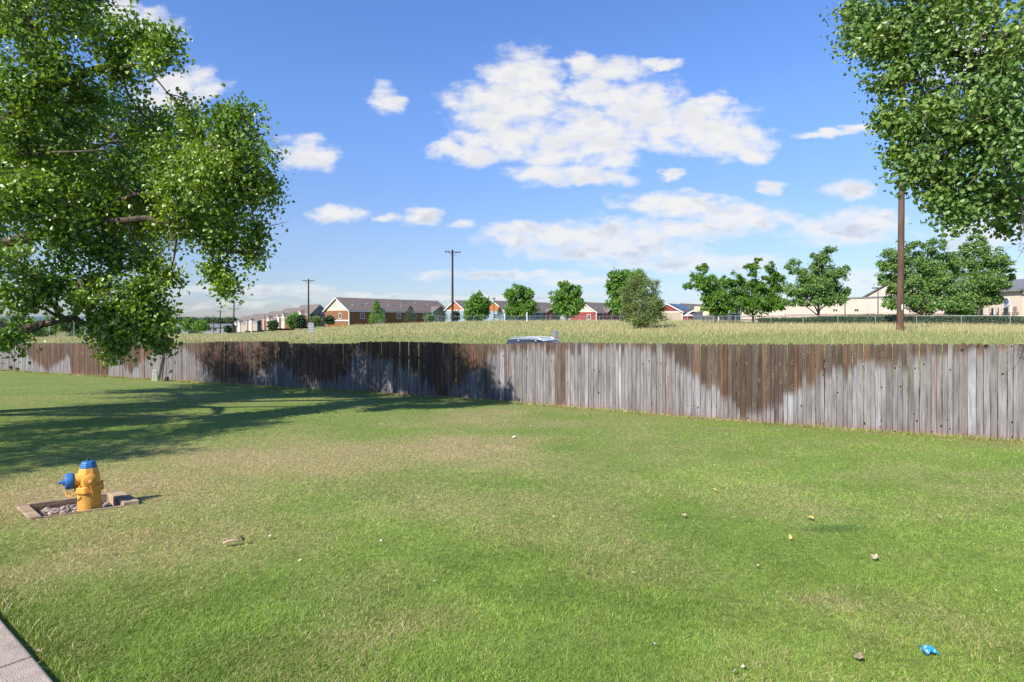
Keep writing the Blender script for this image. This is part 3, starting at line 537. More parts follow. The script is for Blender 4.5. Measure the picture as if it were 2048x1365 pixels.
for i, x in enumerate([-60,-25,5,35,62,88,112,140,165,190,215,240,268,296,322]):
    t = 636 + 8*math.sin(i*1.7) + random.uniform(-4, 4)
    mid_tree('distant_tree', 'mid green tree in the belt seen under the low cottonwood limb', x, 676, 205+random.uniform(-15,25), [(x-9, t+14, 13, 10),(x+9, t+16, 13, 10),(x, t+8, 11, 8),(x, t+26, 20, 9)], 'far_leaf' if i % 2 else 'leaf_ash', 2400, .55, FT)
# hedge behind the wire fence
HP = []
b0 = at(1480, 655, 55)
def wirept(t): # wire fence line, t 0..1 from right (near) to left (far)
    return Vector((46,38)).lerp(Vector((-12, 96)), t)
n = 60000; t = rng.uniform(-.05, .36, n); p = np.array([46,38.])[None] + np.outer(t, [-58, 58]); off_ = rng.uniform(.6, 2.0, n); p += np.outer(off_, [.707,.707])
zb = ground(p[:,0], p[:,1]); ht = (.92 + .25*(fbm2(p[:,0], p[:,1], 2.5, 61)-.5) - .35*sstep(t,.2,.36)); hz = zb + ht*rng.uniform(0, 1, n)**.6
V, Fc = leaf_cloud(np.stack([p[:,0], p[:,1], hz], -1), .13, detail=False); hg = mesh_np('hedge', V, [Fc], M['hedge']); tag(hg, 'long clipped dark green hedge behind the wire fence', 'hedge')
# wooded hills on the skyline
hx = np.linspace(-6500, 3000, 90); hv = []
prof = 1.6 + (640-np.interp(hx, [-6500,-3800,-3300,-2600,-1900,-1400,0,3000], [626,633,633,635,637,638,639.5,640]))/F*4200 + 6*(fbm2(hx, hx*0, 300, 71)-.5)
for k, (dy, s) in enumerate([(0,0),(160,.55),(420,.9),(700,1.0),(1200,.4),(1700,0)]):
    hv.append(np.stack([hx, np.full_like(hx, 3600+dy), -12 + (prof+12)*s], -1))
hv = np.array(hv); ii = np.arange(6*90).reshape(6, 90); hq = np.stack([ii[:-1,:-1], ii[:-1,1:], ii[1:,1:], ii[1:,:-1]], -1).reshape(-1, 4)
M['hill'] = simple('wooded_hill_hazed', (0.10,0.15,0.17), 0.95, 0.2, .01, spec=0.1)  # blue of distance haze is mixed into the hill colour, no air volume
tag(mesh_np('hills', hv, [hq], M['hill'], smooth=True), kind='structure')

# ------------------------------------------------------------------ wooden fence
def fence_top_px(x): return np.interp(x, [-200,0,200,330,395,440,575,578,700,735,780,880,885,1000,1040,1130,1400,2048,2400], [687,687,686.5,687,686,683.5,683,687,687,683.5,683,685,686,688,685.5,685,688,688,688])
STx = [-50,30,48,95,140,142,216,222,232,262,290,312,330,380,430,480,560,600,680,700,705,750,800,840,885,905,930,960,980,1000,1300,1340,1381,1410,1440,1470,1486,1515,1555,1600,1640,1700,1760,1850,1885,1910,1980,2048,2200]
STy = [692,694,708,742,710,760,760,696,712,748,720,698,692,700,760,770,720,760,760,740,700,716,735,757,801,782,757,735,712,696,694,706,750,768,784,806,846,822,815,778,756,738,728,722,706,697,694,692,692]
u = 0.0; pts = [Vector((x, y)) for x, y in zip(FX, FY)][1:-1]
pts[0] = Vector((-62, 54.1)); pts[-1] = Vector((22., 2.9)); segs = []; tot = 0
for i in range(len(pts)-1): L = (pts[i+1]-pts[i]).length; segs.append((tot, L, pts[i], (pts[i+1]-pts[i])/L)); tot += L
def fpos(s):
    for (t0, L, p, d) in segs:
        if s <= t0+L: return p + d*(s-t0), d
    t0, L, p, d = segs[-1]; return p + d*(s-t0), d
fence = empty('wooden_fence', (0, 18.0, gz(0, 18.0)), label='long weathered grey picket fence with brown stained V shaped patches', cat='fence')
def fence_mat():
    m, nt, out = newmat('weathered_picket'); L = nt.links.new
    b = N(nt, 'ShaderNodeBsdfPrincipled', _Roughness=0.88); b.inputs['Specular IOR Level'].default_value = 0.2
    a = N(nt, 'ShaderNodeAttribute', attribute_name='Col'); uv = N(nt, 'ShaderNodeUVMap', uv_map='UVMap')
    mp = N(nt, 'ShaderNodeMapping'); mp.inputs['Scale'].default_value = (60, 1.6, 1); L(uv.outputs[0], mp.inputs[0]); g = N(nt, 'ShaderNodeTexNoise', _Scale=1.0, _Detail=7, _Roughness=0.65); L(mp.outputs[0], g.inputs['Vector'])
    mp2 = N(nt, 'ShaderNodeMapping'); mp2.inputs['Scale'].default_value = (6, 1.2, 1); L(uv.outputs[0], mp2.inputs[0]); g2 = N(nt, 'ShaderNodeTexNoise', _Scale=1.0, _Detail=3); L(mp2.outputs[0], g2.inputs['Vector'])
    x = N(nt, 'ShaderNodeMix', data_type='RGBA', blend_type='MULTIPLY'); x.inputs[0].default_value = 1; L(a.outputs['Color'], x.inputs[6]); L(ramp(nt, g.outputs['Fac'], [(0.30, (.26,.25,.24)), (0.47, (.86,.86,.86)), (0.72, (1.35,1.35,1.38))]), x.inputs[7])
    x2 = N(nt, 'ShaderNodeMix', data_type='RGBA', blend_type='MULTIPLY'); x2.inputs[0].default_value = 1; L(x.outputs[2], x2.inputs[6]); L(ramp(nt, g2.outputs['Fac'], [(0.3, (.66,.64,.62)), (0.7, (1.12,1.12,1.14))]), x2.inputs[7])
    v = N(nt, 'ShaderNodeTexVoronoi', _Scale=1.0, voronoi_dimensions='2D'); mp3 = N(nt, 'ShaderNodeMapping'); mp3.inputs['Scale'].default_value = (5.2, 3.3, 1); L(uv.outputs[0], mp3.inputs[0]); L(mp3.outputs[0], v.inputs['Vector'])
    sc_ = N(nt, 'ShaderNodeSeparateXYZ'); L(v.outputs['Color'], sc_.inputs[0]); rad = N(nt, 'ShaderNodeMapRange'); L(sc_.outputs[0], rad.inputs[0]); rad.inputs[1].default_value = .45; rad.inputs[2].default_value = 1; rad.inputs[3].default_value = 0.0; rad.inputs[4].default_value = .115
    sb = N(nt, 'ShaderNodeMath', operation='SUBTRACT'); L(v.outputs['Distance'], sb.inputs[0]); L(rad.outputs[0], sb.inputs[1])
    kn = N(nt, 'ShaderNodeMapRange'); L(sb.outputs[0], kn.inputs[0]); kn.inputs[1].default_value = -.012; kn.inputs[2].default_value = .012; kn.inputs[3].default_value = 1; kn.inputs[4].default_value = 0
    rg = N(nt, 'ShaderNodeMapRange'); L(sb.outputs[0], rg.inputs[0]); rg.inputs[1].default_value = 0.0; rg.inputs[2].default_value = .07; rg.inputs[3].default_value = .7; rg.inputs[4].default_value = 0
    gate = N(nt, 'ShaderNodeMath', operation='GREATER_THAN'); L(sc_.outputs[0], gate.inputs[0]); gate.inputs[1].default_value = .78
    def gated(s_):
        q_ = N(nt, 'ShaderNodeMath', operation='MULTIPLY'); L(s_, q_.inputs[0]); L(gate.outputs[0], q_.inputs[1]); return q_.outputs[0]
    y1 = N(nt, 'ShaderNodeMix', data_type='RGBA'); L(gated(rg.outputs[0]), y1.inputs[0]); L(x2.outputs[2], y1.inputs[6]); y1.inputs[7].default_value = (.30,.23,.18,1)
    y2 = N(nt, 'ShaderNodeMix', data_type='RGBA'); L(gated(kn.outputs[0]), y2.inputs[0]); L(y1.outputs[2], y2.inputs[6]); y2.inputs[7].default_value = (.035,.022,.015,1)
    L(y2.outputs[2], b.inputs['Base Color']); bp = N(nt, 'ShaderNodeBump', _Strength=0.5, _Distance=0.006); L(g.outputs['Fac'], bp.inputs['Height']); L(bp.outputs[0], b.inputs['Normal']); L(b.outputs[0], out.inputs[0]); return m
M['picket'] = fence_mat()
inv = -np.array(fence.location); BAY = 2.44; s = 0.0; bay = 0; V, Fq, Ft, C, UV = [], [], [], [], []
def flush():
    global V, Fq, Ft, C, UV
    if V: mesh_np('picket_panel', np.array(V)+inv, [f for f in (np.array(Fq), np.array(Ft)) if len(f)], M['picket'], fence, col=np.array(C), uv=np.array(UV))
    V, Fq, Ft, C, UV = [], [], [], [], []
GREY = np.array((.262,.245,.238)); GREYB = np.array((.16,.152,.15)); WHT = np.array((.33,.325,.335)); BRN = np.array((.075,.050,.036)); ORG = np.array((.17,.082,.042)); SOILC = np.array((.26,.15,.105))
NR = 15; random.seed(99)
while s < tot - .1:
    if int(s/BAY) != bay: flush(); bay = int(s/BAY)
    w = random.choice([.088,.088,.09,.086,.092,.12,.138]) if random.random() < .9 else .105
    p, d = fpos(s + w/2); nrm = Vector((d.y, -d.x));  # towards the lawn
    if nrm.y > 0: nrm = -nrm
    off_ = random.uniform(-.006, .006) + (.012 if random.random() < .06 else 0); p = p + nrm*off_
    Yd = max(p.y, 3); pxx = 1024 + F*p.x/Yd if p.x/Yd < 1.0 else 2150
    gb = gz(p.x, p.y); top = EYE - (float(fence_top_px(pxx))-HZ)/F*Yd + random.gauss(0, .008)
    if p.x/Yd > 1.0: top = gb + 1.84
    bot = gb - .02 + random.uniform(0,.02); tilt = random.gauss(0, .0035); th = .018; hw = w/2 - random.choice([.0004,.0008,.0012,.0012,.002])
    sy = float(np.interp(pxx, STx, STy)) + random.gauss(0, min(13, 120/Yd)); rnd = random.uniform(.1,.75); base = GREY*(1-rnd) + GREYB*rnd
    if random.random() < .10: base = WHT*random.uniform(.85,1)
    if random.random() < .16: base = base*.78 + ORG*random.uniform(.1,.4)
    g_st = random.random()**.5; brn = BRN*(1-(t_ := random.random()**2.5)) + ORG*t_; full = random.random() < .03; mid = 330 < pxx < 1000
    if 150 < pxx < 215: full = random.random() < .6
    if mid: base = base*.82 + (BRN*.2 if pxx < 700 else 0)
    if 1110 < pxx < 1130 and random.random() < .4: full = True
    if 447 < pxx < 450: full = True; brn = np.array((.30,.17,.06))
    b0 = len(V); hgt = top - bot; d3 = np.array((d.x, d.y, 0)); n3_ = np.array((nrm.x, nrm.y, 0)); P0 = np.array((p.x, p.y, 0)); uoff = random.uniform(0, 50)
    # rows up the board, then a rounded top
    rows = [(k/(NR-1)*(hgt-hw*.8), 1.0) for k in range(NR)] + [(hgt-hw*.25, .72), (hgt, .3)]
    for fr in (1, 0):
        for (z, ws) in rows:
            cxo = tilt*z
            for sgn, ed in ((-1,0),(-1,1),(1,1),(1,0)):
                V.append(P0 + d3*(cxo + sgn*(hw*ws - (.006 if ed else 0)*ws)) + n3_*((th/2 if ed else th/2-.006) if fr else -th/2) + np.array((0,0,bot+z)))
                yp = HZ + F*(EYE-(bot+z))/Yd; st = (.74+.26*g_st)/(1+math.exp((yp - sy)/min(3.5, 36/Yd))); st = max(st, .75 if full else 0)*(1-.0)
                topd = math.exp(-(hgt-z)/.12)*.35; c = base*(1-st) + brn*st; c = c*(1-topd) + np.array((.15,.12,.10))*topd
                so_ = math.exp(-z/.07)*.8; c = c*(1-so_) + SOILC*so_; C.append(c*(1 if ed else .22)); UV.append((uoff*1.0 + sgn*hw + hw, z + uoff))  # outer edge columns darkened in colour, standing in for shade at the board joints
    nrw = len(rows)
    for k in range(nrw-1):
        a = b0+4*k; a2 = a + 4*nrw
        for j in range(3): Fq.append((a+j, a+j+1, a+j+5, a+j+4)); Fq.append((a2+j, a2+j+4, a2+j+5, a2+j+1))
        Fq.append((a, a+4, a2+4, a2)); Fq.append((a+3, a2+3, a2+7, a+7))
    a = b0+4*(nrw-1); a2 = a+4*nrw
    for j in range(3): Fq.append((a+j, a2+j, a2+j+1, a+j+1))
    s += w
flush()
# posts and rails on the far side
for k in range(int(tot/BAY)+1):
    s0 = k*BAY; p, d = fpos(min(s0, tot-.01)); nrm = Vector((-d.y, d.x)); nrm = nrm if nrm.y > 0 else -nrm; c = p + nrm*.095; g0 = gz(p.x, p.y)
    if k < int(tot/BAY)+1:
        mb = MB(); a = math.atan2(d.y, d.x); ca, sa = math.cos(a)*.045, math.sin(a)*.045
        sq = [(c.x-ca+sa, c.y-sa-ca), (c.x+ca+sa, c.y+sa-ca), (c.x+ca-sa, c.y+sa+ca), (c.x-ca-sa, c.y-sa+ca)]
        mb.prism([(x+inv[0], y+inv[1], g0-.1+inv[2]) for x, y in sq], [(x+inv[0], y+inv[1], g0+1.5+inv[2]) for x, y in sq]).build('post', M['rail'], fence)
    if s0+BAY < tot:
        for hh in (.3, 1.3):
            mb = MB(); q5 = []
            for k5 in range(9):
                p5, d5 = fpos(s0+BAY*k5/8); n5 = Vector((-d5.y, d5.x)); n5 = n5 if n5.y > 0 else -n5; a5 = Vector((p5.x, p5.y, gz(p5.x, p5.y)+hh)) + Vector((n5.x, n5.y, 0))*.022 + Vector(inv); q5.append((a5, a5+Vector((n5.x,n5.y,0))*.035))
            for k5 in range(8):
                a5, b5 = q5[k5], q5[k5+1]; c5 = [a5[0], b5[0], b5[1], a5[1]]; mb.prism(c5, [v+Vector((0,0,.085)) for v in c5], caps=True)
            mb.build('rail', M['rail'], fence)

# leaning stick, stub and pedestal near the fence
def fence_D(px):
    a = (px-1024)/F; Y = 4.0
    while Y < np.interp(a*Y, FX, FY): Y += .01
    return Y
Db = fence_D(318) - .22; Dt = fence_D(330) - .06; p = Vector(((318-1024)/F*Db, Db, 0)); p.z = gz(p.x, p.y); q_ = at(329, 702, Dt)
tag(MB().prism([(p.x-.05,p.y-.03,p.z-.02),(p.x+.05,p.y-.03,p.z-.02),(p.x+.05,p.y+.0,p.z-.02),(p.x-.05,p.y+.0,p.z-.02)], [(q_.x-.05,q_.y-.02,q_.z),(q_.x+.05,q_.y-.02,q_.z),(q_.x+.05,q_.y+.01,q_.z),(q_.x-.05,q_.y+.01,q_.z)]).build('leaning_board', M['pole_dark']), 'dark narrow board leaning against the fence', 'board')
p = hit(333, 763); sb_ = MB().prism([(p[0]-.07,p[1]-.07,p[2]-.02),(p[0]+.07,p[1]-.07,p[2]-.02),(p[0]+.07,p[1]+.07,p[2]-.02),(p[0]-.07,p[1]+.07,p[2]-.02)], [(p[0]-.06,p[1]-.06,p[2]+.2),(p[0]+.07,p[1]-.06,p[2]+.23),(p[0]+.07,p[1]+.06,p[2]+.22),(p[0]-.06,p[1]+.06,p[2]+.19)])
tag(sb_.build('post_stub', M['pole_dark'], bevel=.006), 'short dark wooden stub at the foot of the fence', 'post stub')
p = hit(310, 762); ped = empty('utility_pedestal', (p[0], p[1], p[2]), R(25), label='pale green tapered utility pedestal standing before the fence', cat='utility box')
MB().prism([(-.13,-.11,-.05),(.13,-.11,-.05),(.13,.11,-.05),(-.13,.11,-.05)], [(-.09,-.08,.47),(.09,-.08,.47),(.09,.08,.47),(-.09,.08,.47)]).build('body', M['ped'], ped, bevel=.015)
MB().prism([(-.1,-.09,.47),(.1,-.09,.47),(.1,.09,.47),(-.1,.09,.47)], [(-.07,-.06,.53),(.07,-.06,.53),(.07,.06,.53),(-.07,.06,.53)]).build('lid', M['ped'], ped, bevel=.012)

# ------------------------------------------------------------------ curb and road
o0 = Vector(CURB[0]); dd = Vector(CURB[1]); nn = Vector(CURB[2])
def curb_piece(t0, t1, mb, w=.42):
    pr = [(0.0, -.12), (0.0, .035), (-.01, .043), (-.15, .045), (-.18, .03), (-.21, -.06), (-w, -.10), (-w, -.16)]
    A = []; 
    for t in (t0, t1):
        c = o0 + dd*t; z = gz(c.x, c.y); A.append([(c.x+nn.x*a, c.y+nn.y*a, z+b) for a, b in pr])
    mb.prism(A[0], A[1])
mb = MB(); tj = (Vector(hit(62, 1330)[:2]) - o0).dot(dd); ts = tj - 6*2.4
while ts < 8: curb_piece(ts+.006, ts+2.4-.006, mb); ts += 2.4
cb_ = mb.build('curb', M['concrete']); tag(cb_, kind='structure'); bv = cb_.modifiers.new('bevel','BEVEL'); bv.width=.006; bv.segments=2
M['asphalt'] = simple('asphalt', (0.07,0.07,0.072), 0.9, 0.2, 30, bump=.4, bscale=120)
mb = MB(); q4 = []
for t, a in ((-14, -.42), (8, -.42), (8, -8), (-14, -8)): c = o0 + dd*t + nn*a; e = o0+dd*t; q4.append((c.x, c.y, gz(e.x, e.y)-.10 + (0.0)))
tag(mb.poly(q4).build('road', M['asphalt']), kind='structure')

# ------------------------------------------------------------------ hydrant with its timber border
import mathutils
H0 = hit(179, 1023); hx_, hy_ = -4.245, 5.72; hz_ = gz(hx_, hy_)
hyd = empty('fire_hydrant', (hx_, hy_, hz_), label='yellow fire hydrant with blue cap and blue side outlet', cat='fire hydrant'); hyd.rotation_euler = (R(1), R(-1.5), R(41))
def octo(r, k=8, rot=22.5): return [(r*math.cos(R(rot+360/k*i)), r*math.sin(R(rot+360/k*i))) for i in range(k)]
MB().lathe([(.099,-.10),(.100,0),(.098,.12),(.097,.165)], 32).build('barrel', M['hydrant'], hyd, smooth=True)
mb = MB(); r8 = octo(.128); mb.prism([(x, y, .165) for x, y in r8], [(x, y, .235) for x, y in r8]); mb.build('flange', M['hydrant'], hyd, bevel=.012)
for i in range(8):
    x, y = octo(.110, 8, 0)[i]; MB().prism([(x+a*.011, y+b*.011, .233) for a, b in octo(1, 6)], [(x+a*.011, y+b*.011, .25) for a, b in octo(1, 6)]).build('bolt', M['hydrant'], hyd)
O8 = mathutils.Matrix.Rotation(R(22.5), 4, 'Z'); MB().lathe([(.100,.233),(.0985,.29),(.092,.35),(.0765,.405)], 8, O8).build('bonnet', M['hydrant'], hyd, bevel=.006)
mb = MB(); r4, r5 = octo(.076), octo(.050); mb.prism([(x,y,.405) for x,y in r4], [(x,y,.447) for x,y in [(a*.86,b*.86) for a,b in r4]]); mb.prism([(a*.86,b*.86,.447) for a,b in r4], [(x,y,.468) for x,y in r5]); mb.build('cap', M['hydrant_blue'], hyd, bevel=.007)
MB().prism([(x,y,.465) for x,y in octo(.013,5)], [(x,y,.500) for x,y in octo(.011,5)]).build('operating_nut', M['iron'], hyd)
def facing(dx, dy, z):
    v = Vector((dx, dy, 0)).normalized(); return mathutils.Matrix.Translation((0,0,z)) @ v.to_track_quat('Z','Y').to_matrix().to_4x4()
def dirw(dx, dy): # world direction into hydrant frame
    a = -R(41); return (dx*math.cos(a)-dy*math.sin(a), dx*math.sin(a)+dy*math.cos(a))
Mp = facing(*dirw(-.78,-.62), .292); MB().lathe([(.064,.04),(.064,.122)], 28, Mp).build('pumper_outlet', M['hydrant'], hyd, smooth=True)
pc = MB().lathe([(.076,.124),(.078,.130),(.078,.178),(.073,.186),(.034,.189),(.032,.205),(.014,.207),(.013,.238)], 28, Mp).build('outlet_cap', M['hydrant_blue'], hyd, smooth=True)
MB().lathe([(.070,.117),(.070,.125)], 24, Mp).build('gasket', M['iron'], hyd)
Mq = facing(*dirw(.68,-.73), .292); MB().lathe([(.058,.04),(.058,.108)], 24, Mq).build('hose_outlet', M['hydrant'], hyd, smooth=True)
MB().lathe([(.062,.105),(.064,.110),(.064,.128),(.052,.135),(.040,.136),(.040,.148),(.024,.150),(.022,.160),(.014,.162),(.012,.182)], 24, Mq).build('hose_cap', M['hydrant'], hyd, smooth=True)
def chain(p, q, sag, mat):
    mb = MB(); p = Vector(p); q = Vector(q); n = 12
    for i in range(n):
        t = (i+.5)/n; c = p.lerp(q, t) - Vector((0,0,sag*4*t*(1-t))); k = []; v = (q-p).normalized()
        for j in range(9):
            a = j/8*6.283; e = Vector((0,0,1)) if i % 2 else v.cross(Vector((0,0,1))).normalized(); k.append(c + v*math.cos(a)*.0105 + e*math.sin(a)*.007)
        mb.tube(k, .0028, 5, False)
    mb.build('chain', mat, hyd)
pw = Mp @ Vector((0,0,.195)) + Vector((0,0,-.075)); chain(pw, Vector(dirw(-.3,-.9)+(0,))*.2*.8 + Vector((0,0,.19)), .05, M['hydrant'])
pw = Mq @ Vector((0,0,.145)) + Vector((0,0,-.045)); chain(pw, pw + Vector((.012,-.008,-.09)), .0, M['hydrant'])
B0 = Vector((-4.47, 5.27)); ub = Vector((.753,.658)); vb = Vector((-.76,.65)); LU, LV = .86, .68; zb_ = gz(-4.3, 5.6)
bord = empty('timber_border', (B0.x, B0.y, gz(B0.x, B0.y)), math.atan2(ub.y, ub.x), label='low weathered timber frame set in the grass round the hydrant', cat='border')
def zt(u_, v_): p = B0 + ub*u_ + vb*v_; return gz(p.x, p.y) - bord.location.z
def timber(u0,u1,v0,v1,h0,h1,name='timber'):
    c = [(u0,v0),(u1,v0),(u1,v1),(u0,v1)]; MB().prism([(a-.1446*b,.9895*b,zt(a,b)+h0) for a,b in c], [(a-.1446*b,.9895*b,zt(a,b)+h1) for a,b in c]).build(name, M['timber'], bord, bevel=.006)
timber(.095, LU-.14, 0, .04, -.14, .012); timber(.095, LU, LV-.07, LV, -.14, .024); timber(0, .092, 0, LV-.002, -.14, .02); timber(LU-.135, LU, 0, LV-.10, -.14, .045)
M['pebble'] = leafmat('pebble', (.12,.085,.07), (.46,.35,.29), rough=.8, trans=0.0)
mb = MB(); random.seed(5)
for k in range(330):
    u_ = random.uniform(.11, LU-.15); v_ = random.uniform(.06, LV-.11); p = B0 + ub*u_ + vb*v_
    if (p - Vector((hx_, hy_))).length < .125: continue
    r = random.choice([.010,.013,.017,.017,.022,.03]) ; z = gz(p.x, p.y) - .072 + r*.35 + random.uniform(0,.026); ang = random.uniform(0,3.14); sx, sy_, sz = random.uniform(.8,1.5), random.uniform(.7,1.1), random.uniform(.5,.8)
    b = len(mb.v); nu, nv = 7, 4
    for i in range(1, nv):
        for j in range(nu):
            th, ph = math.pi*i/nv, 2*math.pi*j/nu; x, y, zz = math.sin(th)*math.cos(ph)*sx, math.sin(th)*math.sin(ph)*sy_, math.cos(th)*sz; k_ = r*random.uniform(.88,1.1)
            mb.v.append((p.x + k_*(x*math.cos(ang)-y*math.sin(ang)), p.y + k_*(x*math.sin(ang)+y*math.cos(ang)), z + k_*zz))
    tI = len(mb.v); mb.v.append((p.x, p.y, z+r*sz)); mb.v.append((p.x, p.y, z-r*sz))
    for i in range(nv-2):
        for j in range(nu): a = b+i*nu+j; c = b+i*nu+(j+1)%nu; mb.f.append((a, a+nu, c+nu, c))
    for j in range(nu): mb.f.append((tI, b+j, b+(j+1)%nu)); mb.f.append((tI+1, b+(nv-2)*nu+(j+1)%nu, b+(nv-2)*nu+j))
pb = mb.build('pebbles', M['pebble'], smooth=False); tag(pb, 'pinkish and grey pebbles filling the timber frame round the hydrant', 'pebbles', kind='stuff')

# ------------------------------------------------------------------ things lying on the lawn
def lm_(name, c): return simple(name, c, .7, .2, 30)
M['leaf_yel'] = lm_('yellow_leaf', (.66,.52,.16)); M['leaf_pale'] = lm_('pale_dry_leaf', (.46,.33,.24)); M['leaf_brn'] = lm_('brown_dry_leaf', (.30,.16,.09)); M['leaf_wht'] = lm_('bleached_leaf', (.52,.46,.38))
def leafmesh(name, mat, s, curl):
    o = [(0,-.5),(.18,-.3),(.46,-.2),(.42,.1),(.2,.35),(0,.6),(-.2,.35),(-.44,.1),(-.46,-.2),(-.18,-.3)]
    me = bpy.data.meshes.new(name); v = [(0,0,.0)] + [(x*s, y*s, curl*s*(x*x*2.2+y*y*.8)) for x, y in o]; v += [(0,-.5*s,curl*s*.2),(.01*s,-.95*s,curl*s*.5),(-.02*s,-.95*s,curl*s*.5)]
    f = [(0, i+1, (i+1)%10+1) for i in range(10)] + [(11,12,13)]; me.from_pydata(v, [], f); me.materials.append(mat); me.update(); return me
LM = [leafmesh('fallen_leaf', M[m], s_, c) for m, s_, c in (('leaf_pale',.055,.5),('leaf_brn',.05,.8),('leaf_wht',.05,.4),('leaf_yel',.07,.35),('leaf_pale',.075,.9))]
def drop_leaf(px, py, k, label, group=None, s=1, rot=None):
    x, y, z = hit(px, py); o = bpy.data.objects.new('fallen_leaf', LM[k]); COL.objects.link(o); o.location = (x, y, z+.034); o.scale = (s,s,s)
    o.rotation_euler = (random.uniform(-.5,.5)+.25, random.uniform(-.5,.5), random.uniform(0,6.28)) if rot is None else rot
    tag(o, label, 'leaf', group)
random.seed(77)
GL = 'small dead leaves scattered on the lawn'
drop_leaf(1430, 987, 3, 'bright yellow fallen leaf lying alone in the green grass', s=1.15); drop_leaf(1148, 979, 2, 'whitish fallen leaf left of the bright yellow one', s=1.2)
drop_leaf(1621, 1043, 3, 'faded yellow leaf to the left of the dark grass tuft', s=1.05); drop_leaf(1751, 1125, 4, 'crumpled pinkish brown leaf in the lush grass at right', s=.75)
drop_leaf(1719, 1332, 4, 'grey pink dead leaf in the foreground left of the blue wrapper', s=.9); drop_leaf(1028, 878, 2, 'pale round leaf near the fence in the centre', s=1.5)
drop_leaf(1579, 1082, 3, 'thin yellow leaf lying edge on in the grass', s=.7, rot=(1.2,.3,.2)); drop_leaf(1368, 1038, 0, 'small pink leaf at the middle right of the lawn', s=.9)
smalls = [(915,992),(913,998),(1050,1020),(1085,962),(1300,1014),(1265,1155),(1512,1128),(1515,1140),(1645,1240),(1470,1357),(1488,1347),(870,1172),(700,985),(595,914),(330,1112),(395,1055),(500,1278),(520,1285),(600,1130),(980,855),(1062,855),(1210,832),(1290,855),(1335,888),(1468,905),(1495,952),(1550,965),(1555,865),(1560,910),(1600,870),(1665,880),(1700,872),(1770,870),(1850,880),(1900,885),(1760,905),(1720,868),(1810,925),(1630,905),(1985,930),(1940,1080),(1330,1060),(1400,1062),(1180,1045),(1120,1035),(1108,1040),(1240,1062),(1428,935),(1390,845),(760,1090),(540,1240),(75,1315),(148,1160),(220,1150),(95,1110),(235,870),(60,900),(20,880),(440,835),(640,830),(380,760),(270,780),(40,770),(100,765),(880,820),(950,830),(1000,830),(1030,815),(690,1170),(1950,1010),(1880,1040),(1310,1300),(1100,1150),(1000,1240),(540,1080),(630,985),(480,1000),(1700,1000),(1990,1190)]
for (a, b) in smalls: drop_leaf(a + random.uniform(-2,2), b, random.choice([0,0,1,2,2]), 'small dead leaf lying in the mown grass', GL, s=random.uniform(.35,.6)*(1.25 if b < 900 else 1))
# curled bark piece
x, y, z = hit(462, 1094); bk = empty('bark_curl', (x, y, z+.03), R(25), label='pale curled piece of bark lying in the left foreground grass', cat='bark')
mb = MB(); 
for k in range(9):
    t = k/8; 
    for j in range(5): a = -1.0 + j*.5; mb.v.append(((t-.5)*.12, .018*math.sin(a)*(1+.3*math.sin(t*5)), .02*(1-math.cos(a)) + .015*math.sin(t*3)))
for k in range(8):
    for j in range(4): a = k*5+j; mb.f.append((a, a+1, a+6, a+5))
ob = mb.build('strip', M['leaf_pale'], bk, smooth=True); sm_ = ob.modifiers.new('solid','SOLIDIFY'); sm_.thickness = .002
bm2 = leafmesh('torn_flake', M['bark'], .05, 1.0); ob = bpy.data.objects.new('torn_flake', bm2); COL.objects.link(ob); ob.parent = bk; ob.location = (.075,.005,.015); ob.rotation_euler = (.9,.4,1)
# blue crumpled wrapper
M['blue_film'] = simple('blue_plastic_film', (0.02,0.27,0.72), .3, .35, 14, spec=.7)
x, y, z = hit(1857, 1313); mb = MB(); random.seed(8); gxn, gyn = 16, 9
for i in range(gxn):
    for j in range(gyn):
        uu, vv = i/(gxn-1)-.5, j/(gyn-1)-.5; nzv = mnoise.noise(Vector((uu*6, vv*6, 3.3))); nz2 = mnoise.noise(Vector((uu*14, vv*14, 9)))
        xx = uu*.085*(1-.25*abs(vv)); yy_ = vv*.05 + .35*(uu+.1)**2*-.12; mb.v.append((xx + nz2*.006, yy_ + nzv*.008, .028 + .022*nzv + .009*nz2 - .05*abs(uu)**1.5 + .012*(1-4*vv*vv)))
for i in range(gxn-1):
    for j in range(gyn-1): a = i*gyn+j; mb.f.append((a, a+gyn, a+gyn+1, a+1))
bw_ = mb.build('blue_wrapper', M['blue_film']); bw_.location = (x, y, z+.02); bw_.scale = (.85,.85,.85); bw_.rotation_euler = (R(8), 0, R(5)); sm_ = bw_.modifiers.new('solid','SOLIDIFY'); sm_.thickness = .001
tag(bw_, 'crumpled bright blue plastic wrapper lying on the lawn at lower right', 'wrapper')

